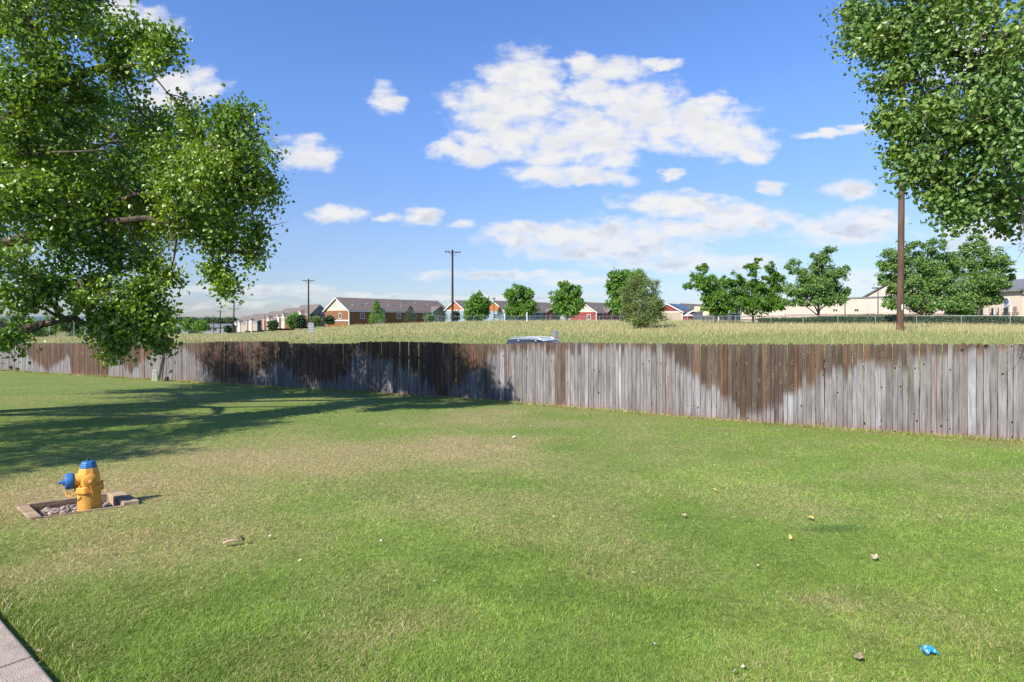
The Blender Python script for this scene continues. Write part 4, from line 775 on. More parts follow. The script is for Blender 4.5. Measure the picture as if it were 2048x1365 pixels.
# ------------------------------------------------------------------ poles, sign, posts
def power_pole(label, px, top_y, base_y, D, r, arms, mat, armw=1.25, lean=0, group='utility poles along the meadow'):
    b = at(px, base_y, D); t = at(px+lean, top_y, D); root = empty('utility_pole', b, label=label, cat='utility pole', group=group); h = t.z - b.z; off_ = t.x - b.x
    MB().tube([(0,0,-.3),(off_*.5,0,h*.5),(off_,0,h)], [r, r*.85, r*.68], 12).build('shaft', M[mat], root, smooth=True)
    for k, ay in enumerate(arms):
        z = at(px, ay, D).z - b.z; x0 = off_*z/h; a = R(18); ca, sa = math.cos(a), math.sin(a)
        def pt(u_, v_, w_): return (x0 + u_*ca - v_*sa, u_*sa + v_*ca, z + w_)
        MB().prism([pt(-armw,-r-.1,-.06), pt(armw,-r-.1,-.06), pt(armw,-r,-.06), pt(-armw,-r,-.06)], [pt(-armw,-r-.1,.06), pt(armw,-r-.1,.06), pt(armw,-r,.06), pt(-armw,-r,.06)]).build('crossarm', M['pole_dark'], root)
        for sgn in (-1, 1): MB().tube([pt(sgn*armw*.5,-r-.05,-.05), pt(0,-r-.02,-.75)], .03, 5).build('brace', M['pole_dark'], root)
        for u_ in (-armw*.92, -armw*.55, armw*.55, armw*.92):
            MB().lathe([(.02,.06),(.045,.10),(.05,.14),(.03,.2),(.01,.22)], 8, mathutils.Matrix.Translation(pt(u_,-r-.05,0))).build('insulator', M['iron'], root, smooth=True)
    return root
pp = power_pole('near thick brown power pole with a reddish base, its top lost in leaves', 1800, 150, 664, 28, .155, [165], 'pole', lean=6)
h_ = 1.0
MB().lathe([(.162,-.1),(.16,.25),(.158,.42)], 14).build('stained_base', simple('rusty_pole_base', (.15,.075,.045), .9, .4, 12), pp, smooth=True)
zt_ = at(1803,620,28).z - pp.location.z
MB().box(-.03,.03,-.17,-.145,zt_,zt_+.26).build('tag_plate', M['white_paint'], pp)
power_pole('tall dark pole with a single crossarm left of the blue house', 905, 500, 643, 89, .19, [505], 'pole_dark', armw=1.25)
power_pole('dark pole with one crossarm behind the school zone sign', 617, 558, 656, 125, .2, [562], 'pole_dark', armw=1.25)
power_pole('distant pole with two crossarms left of the townhouses', 466.5, 601, 665, 190, .24, [605, 618], 'pole_dark', armw=1.9, lean=2)
power_pole('small far pole with one crossarm, second from the left', 440.5, 620, 666, 280, .28, [623], 'pole_dark', armw=2.2)
power_pole('tiny farthest pole with one crossarm', 427, 631, 665, 330, .22, [634.5], 'pole_dark', armw=2.2)
def post(name, label, cat, px, ty, by, D, r, mat, head=None):
    b = at(px, by, D); t = at(px, ty, D); root = empty(name, b, label=label, cat=cat); h = t.z-b.z; MB().tube([(0,0,-.3),(0,0,h)], [r, r*.8], 8).build('shaft', M[mat], root, smooth=True)
    if head == 'lamp': MB().box(-.3,.3,-.3,.3,h-.02,h+.14).build('lamp_head', M['iron'], root, bevel=.04)
    if head == 'arm': MB().box(-.75,.0,-.15,.15,h-.04,h+.1).build('lamp_head', M['iron'], root, bevel=.04)
    if head == 'cap': MB().lathe([(r*1.3,h),(r*1.4,h+.04),(r*.4,h+.1)], 10).build('cap', M[mat], root)
    return root
post('lamp_post', 'dark straight lamp post between two house gables', 'lamp post', 988, 598, 642, 105, .09, 'iron', 'lamp')
post('lamp_post', 'thin pale lamp post seen under the cottonwood limb at far left', 'lamp post', 99, 628, 676, 105, .09, 'galv', 'lamp')
post('lamp_post', 'dark lamp post with a side arm in front of the school gable', 'lamp post', 1756, 577, 640, 75, .07, 'iron', 'arm')
post('lamp_post', 'grey lamp post right of the tall blue green tree', 'lamp post', 1690, 586, 640, 80, .07, 'iron', 'arm')
post('metal_post', 'short stout pale grey post behind the fence under the cottonwood', 'post', 172, 634, 692, 44, .12, 'galv', 'cap')
post('lamp_post', 'white post with a dark head before the white townhouse gable', 'lamp post', 503, 640, 664, 150, .16, 'white_paint', 'lamp')
post('metal_post', 'thin grey post in the tree belt at left', 'post', 148, 645, 672, 160, .09, 'galv')
post('fence_post', 'stout white post in the wire fence before the round tree', 'post', 1054, 625, 642, 84, .1, 'white_paint')
# sign
D = 52; b = at(622, 692, D); b.z = gz(b.x, b.y); sg = empty('road_sign', b, R(5), label='small white END SCHOOL ZONE sign on a thin post behind the fence', cat='sign')
zc = at(622, 646, D).z - b.z; z1 = at(622, 663.5, D).z - b.z; w2 = 5.3*D/F
MB().box(-.03,.03,-.03,.03,-.2,zc-.05).build('sign_post', M['galv'], sg)
M['sign_white'] = simple('sign_sheeting', (.36,.38,.42), .4, .04, 3); M['sign_black'] = simple('sign_lettering', (.02,.02,.03), .5, .1, 3)
pl = MB().box(-w2,w2,-.055,-.035,z1,zc).build('sign_plate', M['sign_white'], sg, bevel=.004); hh = zc - z1
def text(txt, size, loc, parent, mat, rot=(R(90),0,0), name='lettering', ext=.003):
    cu = bpy.data.curves.new(name, 'FONT'); cu.body = txt; cu.size = size; cu.align_x = 'CENTER'; cu.align_y = 'CENTER'; cu.extrude = ext; cu.materials.append(mat); cu.offset = 0
    o = bpy.data.objects.new(name, cu); COL.objects.link(o); o.parent = parent; o.location = loc; o.rotation_euler = rot
    dg = bpy.context.evaluated_depsgraph_get(); me = bpy.data.meshes.new_from_object(o.evaluated_get(dg)); me.name = name; bpy.data.objects.remove(o); o2 = bpy.data.objects.new(name, me); COL.objects.link(o2); o2.parent = parent; o2.location = loc; o2.rotation_euler = rot; return o2
for k, tx_ in enumerate(('END', 'SCHOOL', 'ZONE')):
    text(tx_, hh*(.27 if k != 1 else .21), (0, -.058, zc - hh*(.2+.3*k)), sg, M['sign_black'])
# utility box behind the fence
D = 33; b = at(1111, 680, D); b.z = gz(b.x, b.y); ub_ = empty('utility_box', b, R(20), label='pale grey utility box standing behind the parked car', cat='utility box'); zt_ = at(1111, 664, D).z - b.z
MB().box(-.14,.14,-.13,.13,-.1,zt_).build('body', M['galv'], ub_, bevel=.012); MB().box(-.155,.155,-.145,.145,zt_,zt_+.04).build('lid', M['galv'], ub_, bevel=.012); MB().box(-.03,.03,-.134,-.131,zt_*.72,zt_*.85).build('warning_sticker', simple('red_sticker',(.6,.12,.08)), ub_)

# ------------------------------------------------------------------ parked car behind the fence
M['car_paint'] = simple('silver_car_paint', (.55,.58,.62), .25, .03, 2, metal=.5); M['rubber'] = simple('rubber', (.02,.02,.02), .8, .2, 20); M['red_lamp'] = simple('red_lamp', (.4,.02,.02), .2, .1, 4); M['lamp_glass'] = simple('lamp_glass', (.7,.72,.75), .1, .05, 4)
cx, cy = at(1086, 680, 29.5).xy; cg = gz(cx, cy); top_ = at(1086, 676.5, 29.5).z - cg
car = empty('parked_car', (cx, cy, cg), math.atan2(.55, -.84)+math.pi, label='silver parked car of which only the roof shows above the fence', cat='car')
sc_h = top_/1.7
def loft(prof_lower, zs):
    pass
def hull(mb, st):   # stations: (x, half width, z0, z1)
    n = len(mb.v)
    for (x, w_, z0, z1, wt_) in st:
        mb.v += [(x,-w_,z0),(x,-w_,z0+(z1-z0)*.55),(x,-wt_,z1-.04),(x,-wt_*.86,z1),(x,wt_*.86,z1),(x,wt_,z1-.04),(x,w_,z0+(z1-z0)*.55),(x,w_,z0)]
    for i in range(len(st)-1):
        for k in range(8): a = n+i*8+k; c = n+i*8+(k+1)%8; mb.f.append((a, c, c+8, a+8))
    mb.f.append(tuple(n+k for k in range(7,-1,-1))); mb.f.append(tuple(n+(len(st)-1)*8+k for k in range(8)))
mb = MB(); hull(mb, [(-2.25,.78,.35,.85,.7),(-2.15,.88,.28,1.0,.84),(-1.0,.92,.24,1.02,.88),(.9,.92,.24,1.0,.88),(1.6,.9,.26,.92,.84),(2.15,.85,.3,.8,.76),(2.3,.74,.38,.66,.66)]); mb.build('body', M['car_paint'], car, smooth=True, bevel=.03)
mb = MB(); hull(mb, [(-2.12,.8,.98,1.02,.78),(-1.7,.8,.98,top_-.06,.66),(-.9,.8,.98,top_-.03,.68),(.1,.8,.98,top_-.03,.68),(.55,.8,.98,top_-.12,.64),(1.35,.78,.95,.99,.76)]); mb.build('window_glass', M['glass'], car, smooth=True)
mb = MB(); hull(mb, [(-1.75,.66,top_-.09,top_-.04,.6),(-1.3,.7,top_-.07,top_-.01,.66),(-.4,.71,top_-.06,top_,.67),(.2,.70,top_-.07,top_-.01,.66),(.55,.66,top_-.14,top_-.09,.6)]); mb.build('roof', M['car_paint'], car, smooth=True, bevel=.015)
for sgn in (-1, 1):
    MB().tube([(-1.5,sgn*.66,top_-.04),(-1.4,sgn*.66,top_+.035),(-.4,sgn*.68,top_+.05),(.1,sgn*.66,top_+.03),(.25,sgn*.66,top_-.05)], .02, 6).build('roof_rail', M['car_paint'], car)
    for xw in (-1.4, 1.38):
        Mw = mathutils.Matrix.Translation((xw, sgn*.86, .34)) @ mathutils.Matrix.Rotation(R(90), 4, 'X'); wh = MB().lathe([(.2,-.11),(.33,-.1),(.345,0),(.33,.1),(.2,.11)], 24, Mw).build('wheel', M['rubber'], car, smooth=True); MB().lathe([(.02,-.115),(.2,-.12),(.2,.12),(.02,.115)], 12, Mw).build('rim', M['galv'], wh)
    MB().box(2.1,2.27,sgn*.62-.12,sgn*.62+.12,.62,.74).build('headlight', M['lamp_glass'], car, bevel=.02); MB().box(-2.24,-2.12,sgn*.68-.1,sgn*.68+.1,.78,.98).build('tail_light', M['red_lamp'], car, bevel=.02)
    for (xa, xb, za) in ((-1.0,-1.06,top_-.1),(-.02,-.02,top_-.1)): MB().prism([(xa-.04,sgn*.81,1.0),(xa+.04,sgn*.81,1.0),(xa+.04,sgn*.79,1.0),(xa-.04,sgn*.79,1.0)], [(xb-.04,sgn*.71,za),(xb+.04,sgn*.71,za),(xb+.04,sgn*.69,za),(xb-.04,sgn*.69,za)]).build('pillar', M['car_paint'], car)

# ------------------------------------------------------------------ wire fence
wf = empty('wire_fence', (10, 74, gz(10, 74)), label='grey chain link fence with thin posts crossing behind the meadow', cat='fence'); iw = -Vector(wf.location)
wa, wb_ = Vector((50, 34)), Vector((-16, 100)); wl_ = (wb_-wa).length; wd = (wb_-wa)/wl_; nP = int(wl_/3.05); tops = []
for k in range(nP+1):
    p = wa + wd*(k*3.05); zt2 = EYE + (HZ-632.3)/F*p.y + .02*math.sin(k*1.3); zb2 = gz(p.x, p.y); tops.append(Vector((p.x, p.y, zt2))+iw)
    MB().tube([Vector((p.x,p.y,min(zb2,zt2-1.1)-.1))+iw, Vector((p.x,p.y,zt2+.03))+iw], .024, 6).build('post', M['galv'], wf)
MB().tube(tops, .015, 6).build('top_rail', M['galv'], wf)
V, Fq = [], []; pitch = .075; nn_ = int(wl_/pitch); hF = 1.15
for k in range(nn_):
    s0 = k*pitch
    for dirn in (1, -1):
        s1 = s0 + dirn*hF
        if s1 < 0 or s1 > wl_: continue
        a = wa + wd*s0; c = wa + wd*s1; za = EYE+(HZ-632.3)/F*a.y; zc_ = EYE+(HZ-632.3)/F*c.y - hF; hw_ = .0010
        n0 = len(V); V += [(a.x+iw.x, a.y+iw.y, za-hw_+iw.z), (a.x+iw.x, a.y+iw.y, za+hw_+iw.z), (c.x+iw.x, c.y+iw.y, zc_+hw_+iw.z), (c.x+iw.x, c.y+iw.y, zc_-hw_+iw.z)]; Fq.append((n0,n0+1,n0+2,n0+3))
mesh_np('wire_mesh', np.array(V), [np.array(Fq)], M['galv'], wf)

# ------------------------------------------------------------------ buildings
def wmat(name, c): return simple(name, c, .8, .07, 1.2, stretch=(1,1,6), spec=.2)
WM = {'brown': wmat('brown_siding', (.21,.10,.045)), 'cream': wmat('cream_siding', (.54,.47,.35)), 'grey': wmat('grey_green_siding', (.30,.32,.27)), 'orange': wmat('orange_siding', (.36,.13,.05)), 'blue': wmat('blue_siding', (.22,.29,.35)), 'navy': wmat('navy_siding', (.08,.16,.22)), 'rust': wmat('rust_siding', (.24,.09,.05)),
      'red': wmat('red_siding', (.24,.045,.042)), 'maroon': wmat('maroon_siding', (.19,.055,.05)), 'tan': wmat('tan_siding', (.37,.29,.21)), 'dark': wmat('dark_siding', (.07,.07,.08)), 'slate': wmat('slate_siding', (.15,.16,.18)), 'white': wmat('white_siding', (.58,.57,.55)), 'school': simple('tan_school_block', (.50,.425,.35), .85, .05, .8, spec=.2), 'band': simple('dark_school_band', (.22,.14,.115), .85, .1, 1), 'band2': simple('pink_school_band', (.33,.22,.18), .85, .1, 1), 'greyb': wmat('grey_wall', (.27,.26,.27))}
def house(label, P, u, v, L, Wd, zb, ze, zr, side, gable, gable_low=None, win=(), gwin=(), bays=(), trim='white_paint', roof='roof', hip=False, name='house', group=None, cat='house', vents=0, band=None, winw=1.3, winh=1.35, wz=None, far_gable=True):
    """P near corner (x,y) of long side and gable; u unit along the long side, v unit along the gable"""
    u = Vector((u[0],u[1],0)).normalized(); v = Vector((v[0],v[1],0)).normalized(); root = empty(name, (P[0],P[1],zb), label=label, cat=cat, group=group)
    def pt(a, b, z): q_ = u*a + v*b; return (q_.x, q_.y, z-zb)
    gl = gable_low or gable
    for w_ in (0, Wd): MB().poly([pt(0,w_,zb-1), pt(L,w_,zb-1), pt(L,w_,ze), pt(0,w_,ze)]).build('side_wall', WM[side], root)
    for e_ in (0, L): MB().poly([pt(e_,0,zb-1), pt(e_,Wd,zb-1), pt(e_,Wd,ze), pt(e_,0,ze)]).build('end_wall', WM[gl], root)
    for e_ in (0, L): MB().poly([pt(e_,0,ze), pt(e_,Wd,ze), pt(e_,Wd/2,zr)]).build('gable', WM[gable], root)
    oh = .45; sl = (zr-ze)/(Wd/2); mb = MB()
    for sgn in (0, 1):
        b0, z0 = (-oh, ze-oh*sl) if sgn == 0 else (Wd+oh, ze-oh*sl)
        A = [pt(-oh,b0,z0+.05), pt(L+oh,b0,z0+.05), pt(L+oh,Wd/2,zr+.05), pt(-oh,Wd/2,zr+.05)]; mb.prism(A, [(x,y,z+.16) for x,y,z in A])
    rf = mb.build('roof', M[roof], root)
    for k in range(vents):
        a = L*(.08+.84*k/max(1,vents-1)) + random.uniform(-1,1); f = random.uniform(.3,.75); z = ze + (zr-ze)*f; MB().box(-.12,.12,-.12,.12,0,.4).build('vent', M['iron' if k % 2 else 'galv'], rf).location = pt(a, Wd/2*f, z+.12)
    for e in (-oh-.03, L+oh-.07):                       # rake boards
        for sgn in (0, 1):
            b0 = -oh if sgn == 0 else Wd+oh; z0 = ze-oh*sl; A = [pt(e,b0,z0-.12), pt(e+.1,b0,z0-.12), pt(e+.1,Wd/2,zr-.12), pt(e,Wd/2,zr-.12)]; mb = MB(); mb.prism(A, [(x,y,z+.30) for x,y,z in A]); mb.build('rake_board', M[trim], root)
    A = [pt(-oh,-oh-.05,ze-oh*sl-.12), pt(L+oh,-oh-.05,ze-oh*sl-.12), pt(L+oh,-oh,ze-oh*sl-.12), pt(-oh,-oh,ze-oh*sl-.12)]; MB().prism(A, [(x,y,z+.25) for x,y,z in A]).build('fascia', M[trim], root)
    for (a, b) in ((0,-.03),(L-.2,-.03),(-.03,.0)):      # corner boards
        A = [pt(a,b,zb),pt(a+.2,b,zb),pt(a+.2,b+.025,zb),pt(a,b+.025,zb)] if b else [pt(-.03,0,zb),pt(-.03,.2,zb),pt(-.005,.2,zb),pt(-.005,0,zb)]
        MB().prism(A, [(x,y,ze-zb) for x,y,z in A]).build('corner_board', M[trim], root)
    if band: A = [pt(-.05,-.02,band),pt(-.05,Wd,band),pt(0,Wd,band),pt(0,-.02,band)]; MB().prism(A, [(x,y,z+.3) for x,y,z in A]).build('band_board', M[trim], root)
    def window(fn, w_, h_, z0):
        fr = MB(); o_ = .12
        for (a0,a1,c0,c1) in ((-w_/2-o_,w_/2+o_,-o_,0),(-w_/2-o_,w_/2+o_,h_,h_+o_),(-w_/2-o_,-w_/2,0,h_),(w_/2,w_/2+o_,0,h_),(-.03,.03,0,h_)):
            A = [fn(a0,.0,z0+c0),fn(a1,.0,z0+c0),fn(a1,.09,z0+c0),fn(a0,.09,z0+c0)]; fr.prism(A, [(x,y,z+(c1-c0)) for x,y,z in A])
        f_ = fr.build('window', M[trim], root); MB().poly([fn(-w_/2,.03,z0),fn(w_/2,.03,z0),fn(w_/2,.03,z0+h_),fn(-w_/2,.03,z0+h_)]).build('pane', M['glass'], f_)
    zw = wz or (ze - winh - .75)
    for a in win: window(lambda s_,d_,z,a=a: pt(a+s_, -d_, z), winw, winh, zw)
    for b in gwin: window(lambda s_,d_,z,b=b: pt(-d_, b+s_, z), winw*.8, winh, zw)
    for (a, w_, dp, zz, col_, ww) in bays:              # cross gable: centre a, width, projection, ridge rise
        zr2 = ze + zz; y0 = -dp; back = Wd/2
        mb = MB(); mb.poly([pt(a-w_/2,y0,zb-1),pt(a+w_/2,y0,zb-1),pt(a+w_/2,y0,ze),pt(a,y0,zr2),pt(a-w_/2,y0,ze)]).poly([pt(a-w_/2,y0,zb-1),pt(a-w_/2,0,zb-1),pt(a-w_/2,0,ze),pt(a-w_/2,y0,ze)]).poly([pt(a+w_/2,y0,zb-1),pt(a+w_/2,0,zb-1),pt(a+w_/2,0,ze),pt(a+w_/2,y0,ze)]); mb.build('bay_wall', WM[col_], root)
        mb = MB(); bk_ = back*zz/(zr-ze)
        for sgn in (-1, 1):
            A = [pt(a+sgn*(w_/2+.3), y0-.3, ze-.3*2*zz/w_+.06), pt(a, y0-.3, zr2+.06), pt(a, bk_, zr2+.06), pt(a+sgn*(w_/2+.3), .2, ze-.3*2*zz/w_+.06)]; mb.prism(A, [(x,y,z+.14) for x,y,z in A])
        mb.build('bay_roof', M[roof], root)
        mb = MB()
        for sgn in (-1, 1): A = [pt(a+sgn*(w_/2+.3),y0-.36,ze-.3*2*zz/w_-.1),pt(a,y0-.36,zr2-.1),pt(a,y0-.3,zr2-.1),pt(a+sgn*(w_/2+.3),y0-.3,ze-.3*2*zz/w_-.1)]; mb.prism(A, [(x,y,z+.28) for x,y,z in A])
        mb.build('bay_trim', M[trim], root)
        for s_ in ww: window(lambda q1,d_,z,s_=s_: pt(a+s_+q1, y0-d_, z), winw*.6, winh, zw)
    return root
random.seed(4)
U2, V2 = (.64,.766), (-.766,.64); HG = 'houses along the far side of the meadow'
def P_(px, D): return ((px-1024)/F*D, D)
def z_(py, D): return EYE + (HZ-py)/F*D
house('long two storey brown house with a cream gable and shingle roof', P_(698,150), U2, V2, 36.4, 11.4, -1.2, z_(621.3,150), z_(596.8,154), 'brown', 'cream', 'brown', win=(4.2,16.5,22.2,26.2,29.4), gwin=(4.0,), bays=((9.6,3.0,.8,1.1,'grey',(0,)),(31.0,4.6,.8,1.4,'grey',(-.5,.5))), vents=12, band=z_(642.5,150)-.0, name='brown_house', group=HG)
house('orange and pale blue gabled house behind the tall dark pole', P_(931,165), U2, V2, 17, 8.6, -1, z_(621.5,165), z_(602.5,168), 'navy', 'orange', 'blue', win=(3,7.5,12), gwin=(3.6,), vents=5, name='gabled_house', group=HG, band=z_(622,165))
house('navy blue house with rust coloured bay and shingle roof', P_(1010,160), U2, V2, 27, 8.6, -1, z_(622.5,160), z_(603,163), 'navy', 'orange', 'blue', win=(4,13,17), gwin=(3.6,), bays=((21,4.4,.6,.9,'rust',(0,)),), vents=6, name='gabled_house', group=HG)
house('cream gabled house with red lower walls right of the round tree', P_(1193,165), U2, V2, 20, 9, -1.5, z_(624.5,165), z_(606,168), 'red', 'cream', 'red', win=(4,14), gwin=(2.6,), bays=((7.2,5,.7,1.5,'maroon',(.2,)),), vents=3, name='gabled_house', group=HG)
sol = house('red gabled house with tan walls and dark solar panels on the roof', P_(1365,160), U2, V2, 11.5, 8.8, -1.5, z_(624,160), z_(608.8,163), 'slate', 'red', 'tan', win=(2.5,5.5), gwin=(6.6,), name='gabled_house', group=HG, band=z_(625,160))
M['solar'] = simple('solar_panel', (.012,.03,.09), .15, .2, 2, spec=.8)
u3 = Vector((.64,.766,0)).normalized(); v3 = Vector((-.766,.64,0)).normalized(); ze_, zr_ = z_(624,160)+1.5, z_(608.8,163)+1.5
for k in range(5):
    for j in range(2):
        a0, a1 = 1.2+k*1.55, 2.65+k*1.55; f0, f1 = .16+j*.38, .50+j*.38; A = [u3*a0+v3*(4.4*f0)+Vector((0,0,ze_+(zr_-ze_)*f0+.27)), u3*a1+v3*(4.4*f0)+Vector((0,0,ze_+(zr_-ze_)*f0+.27)), u3*a1+v3*(4.4*f1)+Vector((0,0,ze_+(zr_-ze_)*f1+.27)), u3*a0+v3*(4.4*f1)+Vector((0,0,ze_+(zr_-ze_)*f1+.27))]
        MB().prism(A, [p+Vector((0,0,.06)) for p in A]).build('solar_panel', M['solar'], sol)
house('dark walled house with a white raked roof edge beside the solar roof', P_(1387,168), U2, V2, 24, 9, -1.5, z_(622,168), z_(608.5,172), 'slate', 'slate', win=(4,8,12,18), gwin=(), bays=((14.5,3.6,.5,1.0,'dark',(0,)),), vents=4, name='gabled_house', group=HG)
house('low grey house with two small dormer gables left of the school', P_(1438,150), U2, V2, 17, 8, -1.5, z_(625.5,150), z_(614,153), 'slate', 'dark', win=(2.5,6.6,10.4,14), bays=((6.6,2.8,.5,.9,'tan',(0,)),(11.5,2.8,.5,.9,'dark',(0,))), name='gabled_house', group=HG)
# townhouse rows to the left, stepping down the slope
U3, V3 = Vector((-.65,.76)).normalized(), Vector((.76,.65)).normalized(); TG = 'townhouses stepping down the slope at left'
def row(px, D, eave, ridge, W_, L, n, drop, labels, cols, ends):
    P0 = Vector(P_(px, D)); ze, zr = z_(eave, D), z_(ridge, D + W_/2*.65)
    for k in range(n):
        p = P0 + U3*(L/n*k + .05*k)
        house(labels[k], (p.x,p.y), U3, V3, L/n-.1, W_, ze-drop*k-5.6, ze-drop*k, zr-drop*k*1.1, cols[k][0], ends, cols[k][1] if k else 'dark', win=(2.5,L/n-2.5,L/n-6), bays=((L/n*.42,5.2,1.0,2.2,cols[k][2],(-1.1,1.1)),(L/n*.78,3.2,.7,1.3,cols[k][3],())), winw=1.5, winh=1.7, name='townhouse', group=TG, vents=4)
row(619, 300, 628.7, 609.5, 11, 80, 3, 1.35, ['maroon townhouse with the big dark grey gable facing right','middle maroon townhouse with a cream front gable','lower red townhouse at the left end of its row'], [('maroon','maroon','cream','tan'),('maroon','maroon','cream','white'),('red','red','cream','tan')], 'slate')
row(514, 400, 643.8, 628.2, 13.4, 58, 2, 1.2, ['pinkish townhouse with a black end wall behind the round dark shrub','farthest pinkish townhouse with a white front gable'], [('tan','tan','white','tan'),('tan','tan','white','white')], 'slate')
# low far grey buildings
for (px, w_, D, ty, by, lb) in [(333,34,330,649,661,'low grey flat building at the left end of the plain'),(405,42,340,649,661,'low grey building left of the crossarm poles')]:
    house(lb, P_(px, D), (1,.12), (-.12,1), w_*D/F+2, 14, z_(664,D), z_(by-6,D), z_(ty,D), 'greyb','greyb', win=(4,7), roof='roof_grey', trim='roof_grey', name='low_building', cat='building', group='low grey buildings on the plain', winw=1.8, winh=1.2)
# school
sch = empty('school_building', (38, 74, gz(38,74)), label='long pale tan school building with a tall gable and banded base', cat='school'); zs = sch.location.z; iv = -Vector(sch.location)
def sbox(name, mat, P, d, L, dep, z0, z1, bev=0):
    d = Vector(d).normalized(); n_ = Vector((-d.y, d.x)); n_ = n_ if n_.y > 0 else -n_; p = Vector(P); c = [p, p+d*L, p+d*L+n_*dep, p+n_*dep]
    return MB().prism([(q_.x+iv.x, q_.y+iv.y, z0+iv.z) for q_ in c], [(q_.x+iv.x, q_.y+iv.y, z1+iv.z) for q_ in c]).build(name, mat, sch)
PA, PB = Vector(P_(1484,125)), Vector(P_(1700,110)); dA = (PB-PA).normalized()
sbox('low_wing_wall', WM['school'], PA, dA, (PB-PA).length*.42, 14, -1, z_(619,122)); sbox('low_wing_coping', M['roof_grey'], PA-dA*.2+Vector((.0,-.2)), dA, (PB-PA).length*.42+.3, 14.5, z_(619,122), z_(619,122)+.25)
PC = PA + dA*((PB-PA).length*.42); PD = Vector(P_(1960,88)); dC = (PD-PC).normalized(); Lc = (PD-PC).length; ztop = z_(599,108)
sbox('main_wall', WM['school'], PC, dC, Lc, 20, -1, ztop); sbox('main_coping', M['roof_grey'], PC-dC*.2+Vector((0,-.2)), dC, Lc+.2, 20.5, ztop, ztop+.28)
nC = Vector((-dC.y, dC.x)); nC = nC if nC.y > 0 else -nC
for (z0, h0, mt, pr) in ((z_(640,105)-1.5,1.1,'band',.07),(z_(640,105)-.4,.35,'band2',.05),(z_(640,105)-.05,.3,'band',.09),(z_(640,105)+.75,.35,'band2',.06)):
    sbox('band_course', WM[mt], PC - nC*pr, dC, Lc*.999, pr-.004, z0, z0+h0)
dnA = Vector((-dA.y,dA.x)); dnA = dnA if dnA.y>0 else -dnA
for (z0, h0, mt, pr) in ((z_(640,120)-1.5,1.1,'band',.07),(z_(640,120)-.1,.3,'band',.09),(z_(640,120)+.6,.35,'band2',.06)): sbox('band_course', WM[mt], PA - dnA*pr, dA, (PB-PA).length*.415, pr-.004, z0, z0+h0)
# tall gable behind the flat roof
def on_line(P, d, px):      # distance along P+d*t whose direction is px
    a = (px-1024)/F; return (a*P.y - P.x)/(d.x - a*d.y)
t0, t1, tm = on_line(PC,dC,1726), on_line(PC,dC,1905), on_line(PC,dC,1812)
def gp(t, z, dep): q_ = PC + dC*t + nC*dep; return (q_.x+iv.x, q_.y+iv.y, z+iv.z)
zA = z_(548, (PC+dC*tm).y); zL = ztop+.05
MB().prism([gp(t0,zL-.1,.4),gp(t1,zL-.1,.4),gp(t1,zL-.1,18),gp(t0,zL-.1,18)],[gp(t0,zL,.4),gp(t1,zL,.4),gp(t1,zL,18),gp(t0,zL,18)]).poly([gp(t0,zL,.4),gp(t1,zL,.4),gp(tm,zA,.4)]).poly([gp(t0,zL,18),gp(t1,zL,18),gp(tm,zA,18)]).build('gable_wall', WM['school'], sch)
mb = MB()
for a_, b_ in ((t0-.3, tm),(t1+.3, tm)):
    A = [gp(a_,zL,.1),gp(b_,zA+.05,.1),gp(b_,zA+.05,18.4),gp(a_,zL,18.4)]; mb.prism(A, [(x,y,z+.25) for x,y,z in A])
mb.build('gable_roof', M['roof_grey'], sch)
for px in (1577, 1648, 1740):
    P, d, nrm_ = (PC, dC, nC) if px > 1600 else (PA, dA, dnA); t = on_line(P, d, px); c = P + d*t; zc2 = z_(640, c.y)
    f_ = sbox('window', WM['band2'], c - d*.75 - nrm_*.12, d, 1.5, .1, zc2-.6, zc2+1.15)
    for s_ in (-.62, .06): q_ = c + d*s_ - nrm_*.14; g_ = [(q_.x+iv.x, q_.y+iv.y), (q_.x+d.x*.56+iv.x, q_.y+d.y*.56+iv.y)]; MB().poly([(g_[0][0],g_[0][1],zc2-.5+iv.z),(g_[1][0],g_[1][1],zc2-.5+iv.z),(g_[1][0],g_[1][1],zc2+.75+iv.z),(g_[0][0],g_[0][1],zc2+.75+iv.z)]).build('pane', M['glass'], f_)
for px in (1669, 1674, 1712, 1716):
    t = on_line(PC, dC, px); c = PC + dC*t; Mx = mathutils.Matrix.Translation((c.x+iv.x-nC.x*.1, c.y+iv.y-nC.y*.1, z_(620,c.y)+iv.z)) @ Vector((-nC.x,-nC.y,0)).to_track_quat('Z','Y').to_matrix().to_4x4(); MB().lathe([(.14,0),(.14,.15),(.1,.2)], 10, Mx).build('wall_vent', M['iron'], sch)
# entrance wing with the oval emblem
PE = Vector(P_(1905,74)); PF = Vector(P_(2038,66)); dE = (PF-PE).normalized(); nE = Vector((-dE.y,dE.x)); nE = nE if nE.y > 0 else -nE; LE = (PF-PE).length; zE = z_(583, 67)
ent = sbox('entrance_wall', WM['school'], PE, dE, LE, 10, -1, zE)
def ep(t, dep, z): q_ = PE + dE*t + nE*dep; return (q_.x+iv.x, q_.y+iv.y, z+iv.z)
zr3 = z_(564, 74); A = [ep(-1,-.5,zE-.05), ep(LE+.4,-.5,zE-.05), ep(LE+.4,8,zr3), ep(-1,8,zr3)]; mb = MB().prism(A, [(x,y,z+.3) for x,y,z in A]); mb.build('entrance_roof', M['roof_grey'], sch)
sbox('right_wing_wall', WM['school'], PF+dE*.02+nE*.4, dE, 16, 12, -1, z_(588,64)); sbox('right_wing_coping', M['roof_grey'], PF+dE*-.1+nE*.2, dE, 16.3, 12.4, z_(588,64), z_(588,64)+.5)
for (z0,h0,mt) in ((z_(640,68)-.9,.7,'band'),(z_(640,68)+.25,.25,'band2'),(z_(640,68)+.62,.28,'band')): sbox('band_course', WM[mt], PE-nE*.06, dE, LE*.998, .056, z0, z0+h0)
